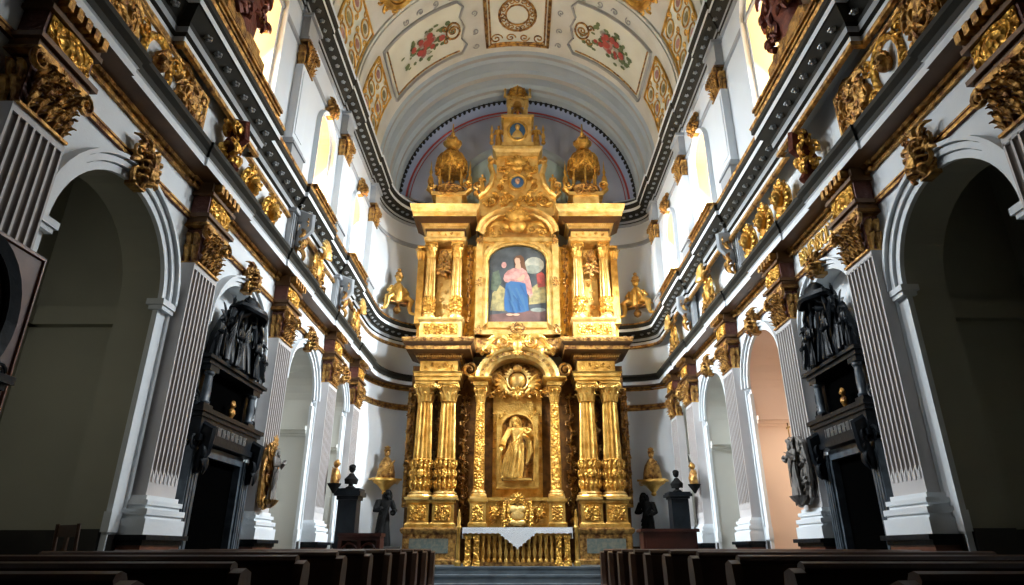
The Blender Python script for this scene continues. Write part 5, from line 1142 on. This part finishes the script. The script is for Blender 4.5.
o = make_bust('dark'); o.location = (-3.62, 14.35, 1.60*1.55+.001); o.rotation_euler[2] = .6; tag(o, 'small dark bust standing on the left black pedestal', 'bust')
o = make_bust('dark'); o.location = (3.80, 15.75, .922+1.601); o.rotation_euler[2] = -.6; tag(o, 'small dark bust standing on the right black pedestal', 'bust')
def make_gbust(mt):
    t = thing('gilt_statuette', 'x', 'sculpture'); m = MB(); m.lathe([(.02,0),(.07,.08),(.13,.16),(.15,.2)], (0,-.15,0), 12); m.build('bracket', 'dark', t)
    m = MB(); m.tube([(0,-.15,.2),(0,-.17,.34),(0,-.15,.46),(0,-.15,.52)], [(.12,.09),(.15,.1),(.1,.08),(.04,.04)], 12, up=(0,-1,0)); head(m, 0, -.16, .6, .08); wing(m, 0, -.1, .4, .1, 1); wing(m, 0, -.1, .4, .1, -1); m.build('carved_figure', mt, t); return t
gb = make_gbust('oldgold')
put(gb, on(-1, 13.85, DL-.20, 2.35), LEFT, 'small gilt statuette on a dark bracket above the left black pedestal', 'gilt statuettes')
put(gb, on(1, 15.1, DR-.20, 2.45), RIGHT, 'small gilt statuette on a dark bracket above the right black pedestal', 'gilt statuettes')
# prie-dieu and chest near the chancel
t = thing('kneeling_desk', 'reddish wooden kneeling desk with open arched front, left of the chancel', 'kneeler', (-3.05, 13.3, 0))
m = MB(); m.box(-.42, .42, -.2, .22, 1.5, 1.56); m.box(-.4, .4, -.17, .2, 1.42, 1.5); m.build('desk_top', 'woodb', t)
for s in (-1, 0, 1): m = MB(); m.box(s*.37-.035, s*.37+.035, -.18, .2, 0, 1.42); m.build('upright', 'woodb', t)
m = MB(); m.box(-.35, .35, .17, .2, .2, 1.42); m.build('back_panel', 'wood', t)
for s in (-.185, .185): m = MB(); m.ring(s, -.16, 1.2, .15, .17, .022, 12, 0, PI); m.build('arch', 'woodb', t)
t = thing('wooden_chest', 'dark red panelled wooden stall front on the right of the chancel', 'stall', (3.12, 14.1, 0))
m = MB(); m.box(-.55, .55, -.2, .25, 0, 1.6); m.build('body', 'woodb', t); m = MB(); m.box(-.6, .6, -.25, .28, 1.6, 1.66); m.build('top', 'woodb', t)
m = MB()
for i in range(3): m.box(-.5, .5, -.215, -.2, .9+.2*i, 1.07+.2*i)
m.build('panel', 'woodb', t)
t = thing('wooden_chair', 'small wooden chair in front of the dark left chapel', 'chair', (-3.90, 6.2, 0))
for x in (-.2, .2):
    m = MB(); m.tube([(x,.2,0),(x,.2,.8),(x*1.05,.26,1.47)], .022, 8); m.build('leg', 'wood', t); m = MB(); m.tube([(x,-.2,0),(x,-.2,.82)], .022, 8); m.build('leg', 'wood', t)
m = MB(); m.box(-.23, .23, -.23, .22, .82, .86); m.build('seat', 'wood', t); m = MB(); m.box(-.21, .21, .235, .255, 1.36, 1.46); m.box(-.21, .21, .225, .245, 1.12, 1.18); m.box(-.03, .03, .23, .25, 1.1, 1.4); m.build('backrest', 'wood', t)
t.rotation_euler[2] = PI-.5; t.scale = (.8, .8, 1)
# painted memorial board at far left
t = thing('memorial_board', 'reddish brown board with a black oval frame at the far left edge', 'memorial', on(-1, 4.12, DL-.33, 2.05)); t.rotation_euler[2] = LEFT
m = MB(); m.box(-.75, .62, 0, .03, 0, 1.42); m.build('board', 'p_mauve', t)
m = MB(); m.tube([(-.72,-.0,.03),(.59,-.0,.03),(.59,-.0,1.39),(-.72,-.0,1.39),(-.72,-.0,.03)], .022, 6); m.build('border', 'redm', t)
m = MB(); m.ring(-.06, -.03, .78, .46, .56, .06, 30); m.ring(-.06, -.06, .78, .40, .50, .03, 30); m.build('oval_frame', 'black', t)
m = MB(); m.box(-.62, .50, -.14, 0, .33, .39); m.box(-.58, .46, -.11, 0, .28, .33); m.volute(.42,-.05,.42,.07,1); m.build('ledge', 'black', t)
m = MB(); m.ell((-.06,-.005,.78), .40, .012, .50, 20, 8); m.build('portrait', 'p_mauve', t)

# ------------------------------------------------------------------ pews
def make_pew():
    t = thing('wooden_pew', 'x', 'pew'); L = 2.27                       # x 0 = aisle end, runs to -L (mirrored by rotation for the other block)
    m = MB(); m.tube([(-L,.22,1.16),(0,.22,1.16)], [(.045,.03)]*2, 8, up=(0,0,1)); m.box(-L, 0, .20, .25, .45, 1.14); m.build('backrest', 'wood', t)
    m = MB(); m.box(-L, 0, -.22, .2, .42, .46); m.build('seat', 'wood', t)
    m = MB(); m.box(-L, 0, .27, .36, .92, .955); m.build('book_ledge', 'wood', t)
    m = MB(); m.box(-L, 0, .36, .52, .16, .2); m.build('kneeler', 'wood', t)
    pr = [(-.20,0),(.30,0),(.30,.62),(.28,.95),(.30,1.08),(.29,1.14),(.22,1.16),(.16,1.14),(.13,1.05),(.10,.85),(.02,.72),(-.16,.68),(-.20,.6)]
    for x in (0, -L):
        m = MB(); m.add([(x+o, y, z) for o in (0, .06) for y, z in pr], [list(range(13)), list(range(25, 12, -1))]+[(i, (i+1)%13, 13+(i+1)%13, 13+i) for i in range(13)])
        m.ring(0, 0, 0, .01, .01, .001, 6) if 0 else None
        m.build('pew_end', 'wood', t)
    return t
pw_ = make_pew()
ORD = ['front row nearest the altar', 'second row from the altar', 'third row from the altar', 'fourth row from the altar', 'fifth row from the altar', 'sixth row from the altar', 'seventh row from the altar', 'eighth row from the altar', 'ninth row from the altar', 'tenth row from the altar']
for side in (-1, 1):
    for k in range(10):
        y = 10.75-.95*k
        put(pw_, (side*1.38-(0 if side < 0 else 0), y, 0), 0, '%s block dark wooden pew, %s' % ('left' if side < 0 else 'right', ORD[k]), 'pews', (1 if side < 0 else -1, 1, (1.27,1.27,1.268,1.265,1.26,1.255,1.245,1.224,1.20,1.183)[k]/1.19))

# ------------------------------------------------------------------ light, camera
def area(name, loc, tgt, size, power, col, sy=None):
    l = bpy.data.lights.new(name, 'AREA'); l.energy = power; l.color = col; l.size = size
    if sy: l.shape = 'RECTANGLE'; l.size_y = sy
    o = bpy.data.objects.new(name, l); COL.objects.link(o); o.location = loc; o.rotation_euler = (V(tgt)-V(loc)).to_track_quat('-Z', 'Y').to_euler(); return o
def spot(name, loc, tgt, power, ang, col, r=.15, blend=.6):
    l = bpy.data.lights.new(name, 'SPOT'); l.energy = power; l.color = col; l.spot_size = math.radians(ang); l.spot_blend = blend; l.shadow_soft_size = r
    o = bpy.data.objects.new(name, l); COL.objects.link(o); o.location = loc; o.rotation_euler = (V(tgt)-V(loc)).to_track_quat('-Z', 'Y').to_euler(); return o
DAY = (.82, .92, 1.0); WARM = (1., .88, .70)
for side, ys in ((-1, (7.85, 11.3, 14.55)), (1, (8.2, 12.05, 15.35))):
    for i, y in enumerate(ys):
        o = area('window_daylight_lamp', on(side, y, DU+.5, 8.75), on(-side, y+.6, 3.6, 1.6), .74 if i else 1.2, 600 if i else 120, DAY, 1.6); o.data.spread = math.radians(115)
    spot('apse_fill_spot', on(side, ys[2], DU+.3, 9.0), (-side*3.5, 18.2, 5.6), 900, 78, DAY, .2)  # extra spot added in the window reveal to brighten the apse walls
for s in (-1, 1):
    spot('altar_fill_spot', (s*3.3, 12.6, 11.3), (s*.3, 17.4, 11.4), 260, 62, WARM)  # added warm spot that brightens the upper altarpiece
    spot('altar_fill_spot', (s*3.5, 12.8, 7.75), (s*.3, 17.4, 5.0), 55, 50, (1., .84, .60))  # second added spot, for the lower altarpiece
    spot('vault_fill_spot', (s*3.5, 12.5, 7.75), (0, 14.9, 16), 235, 125, (.94, .97, 1.), .3)  # added spot that lifts the vault in place of bounced light
    spot('altar_side_fill', (s*3.75, 16.3, 11.2), (0, 17.5, 9.0), 110, 80, WARM, .1)  # added grazing spot to model the altarpiece relief
spot('side_chapel_lamp', (5.25, 10.28, 3.2), (5.1, 11.4, 1.6), 60, 140, (1., .86, .68), .2)
area('chapel_area_lamp', (-5.3, 3.95, 3.8), (-5.8, 5.2, 2.4), .9, 9, (.95, .97, .9))  # unseen area lamp added in the left chapel; no window built
w = bpy.data.worlds.new('World'); sc.world = w; w.use_nodes = True; w.node_tree.nodes['Background'].inputs[0].default_value = (.8, .9, 1, 1); w.node_tree.nodes['Background'].inputs[1].default_value = .3
cam = bpy.data.cameras.new('camera'); co = bpy.data.objects.new('camera', cam); COL.objects.link(co); sc.camera = co
cam.sensor_width = 36; cam.lens = 635/1024*36; cam.shift_x = -5.5/1024; cam.clip_start = .05
co.location = (0, 0, 1.25); co.rotation_euler = (math.radians(90+22.1), 0, 0)
sc.view_settings.view_transform = 'Standard'; sc.view_settings.look = 'None'; sc.view_settings.exposure = .22; sc.view_settings.gamma = 1; sc.view_settings.use_curve_mapping = False
sc.cycles.use_denoising = True; sc.cycles.max_bounces = 6; sc.cycles.diffuse_bounces = 4
bpy.context.view_layer.update()
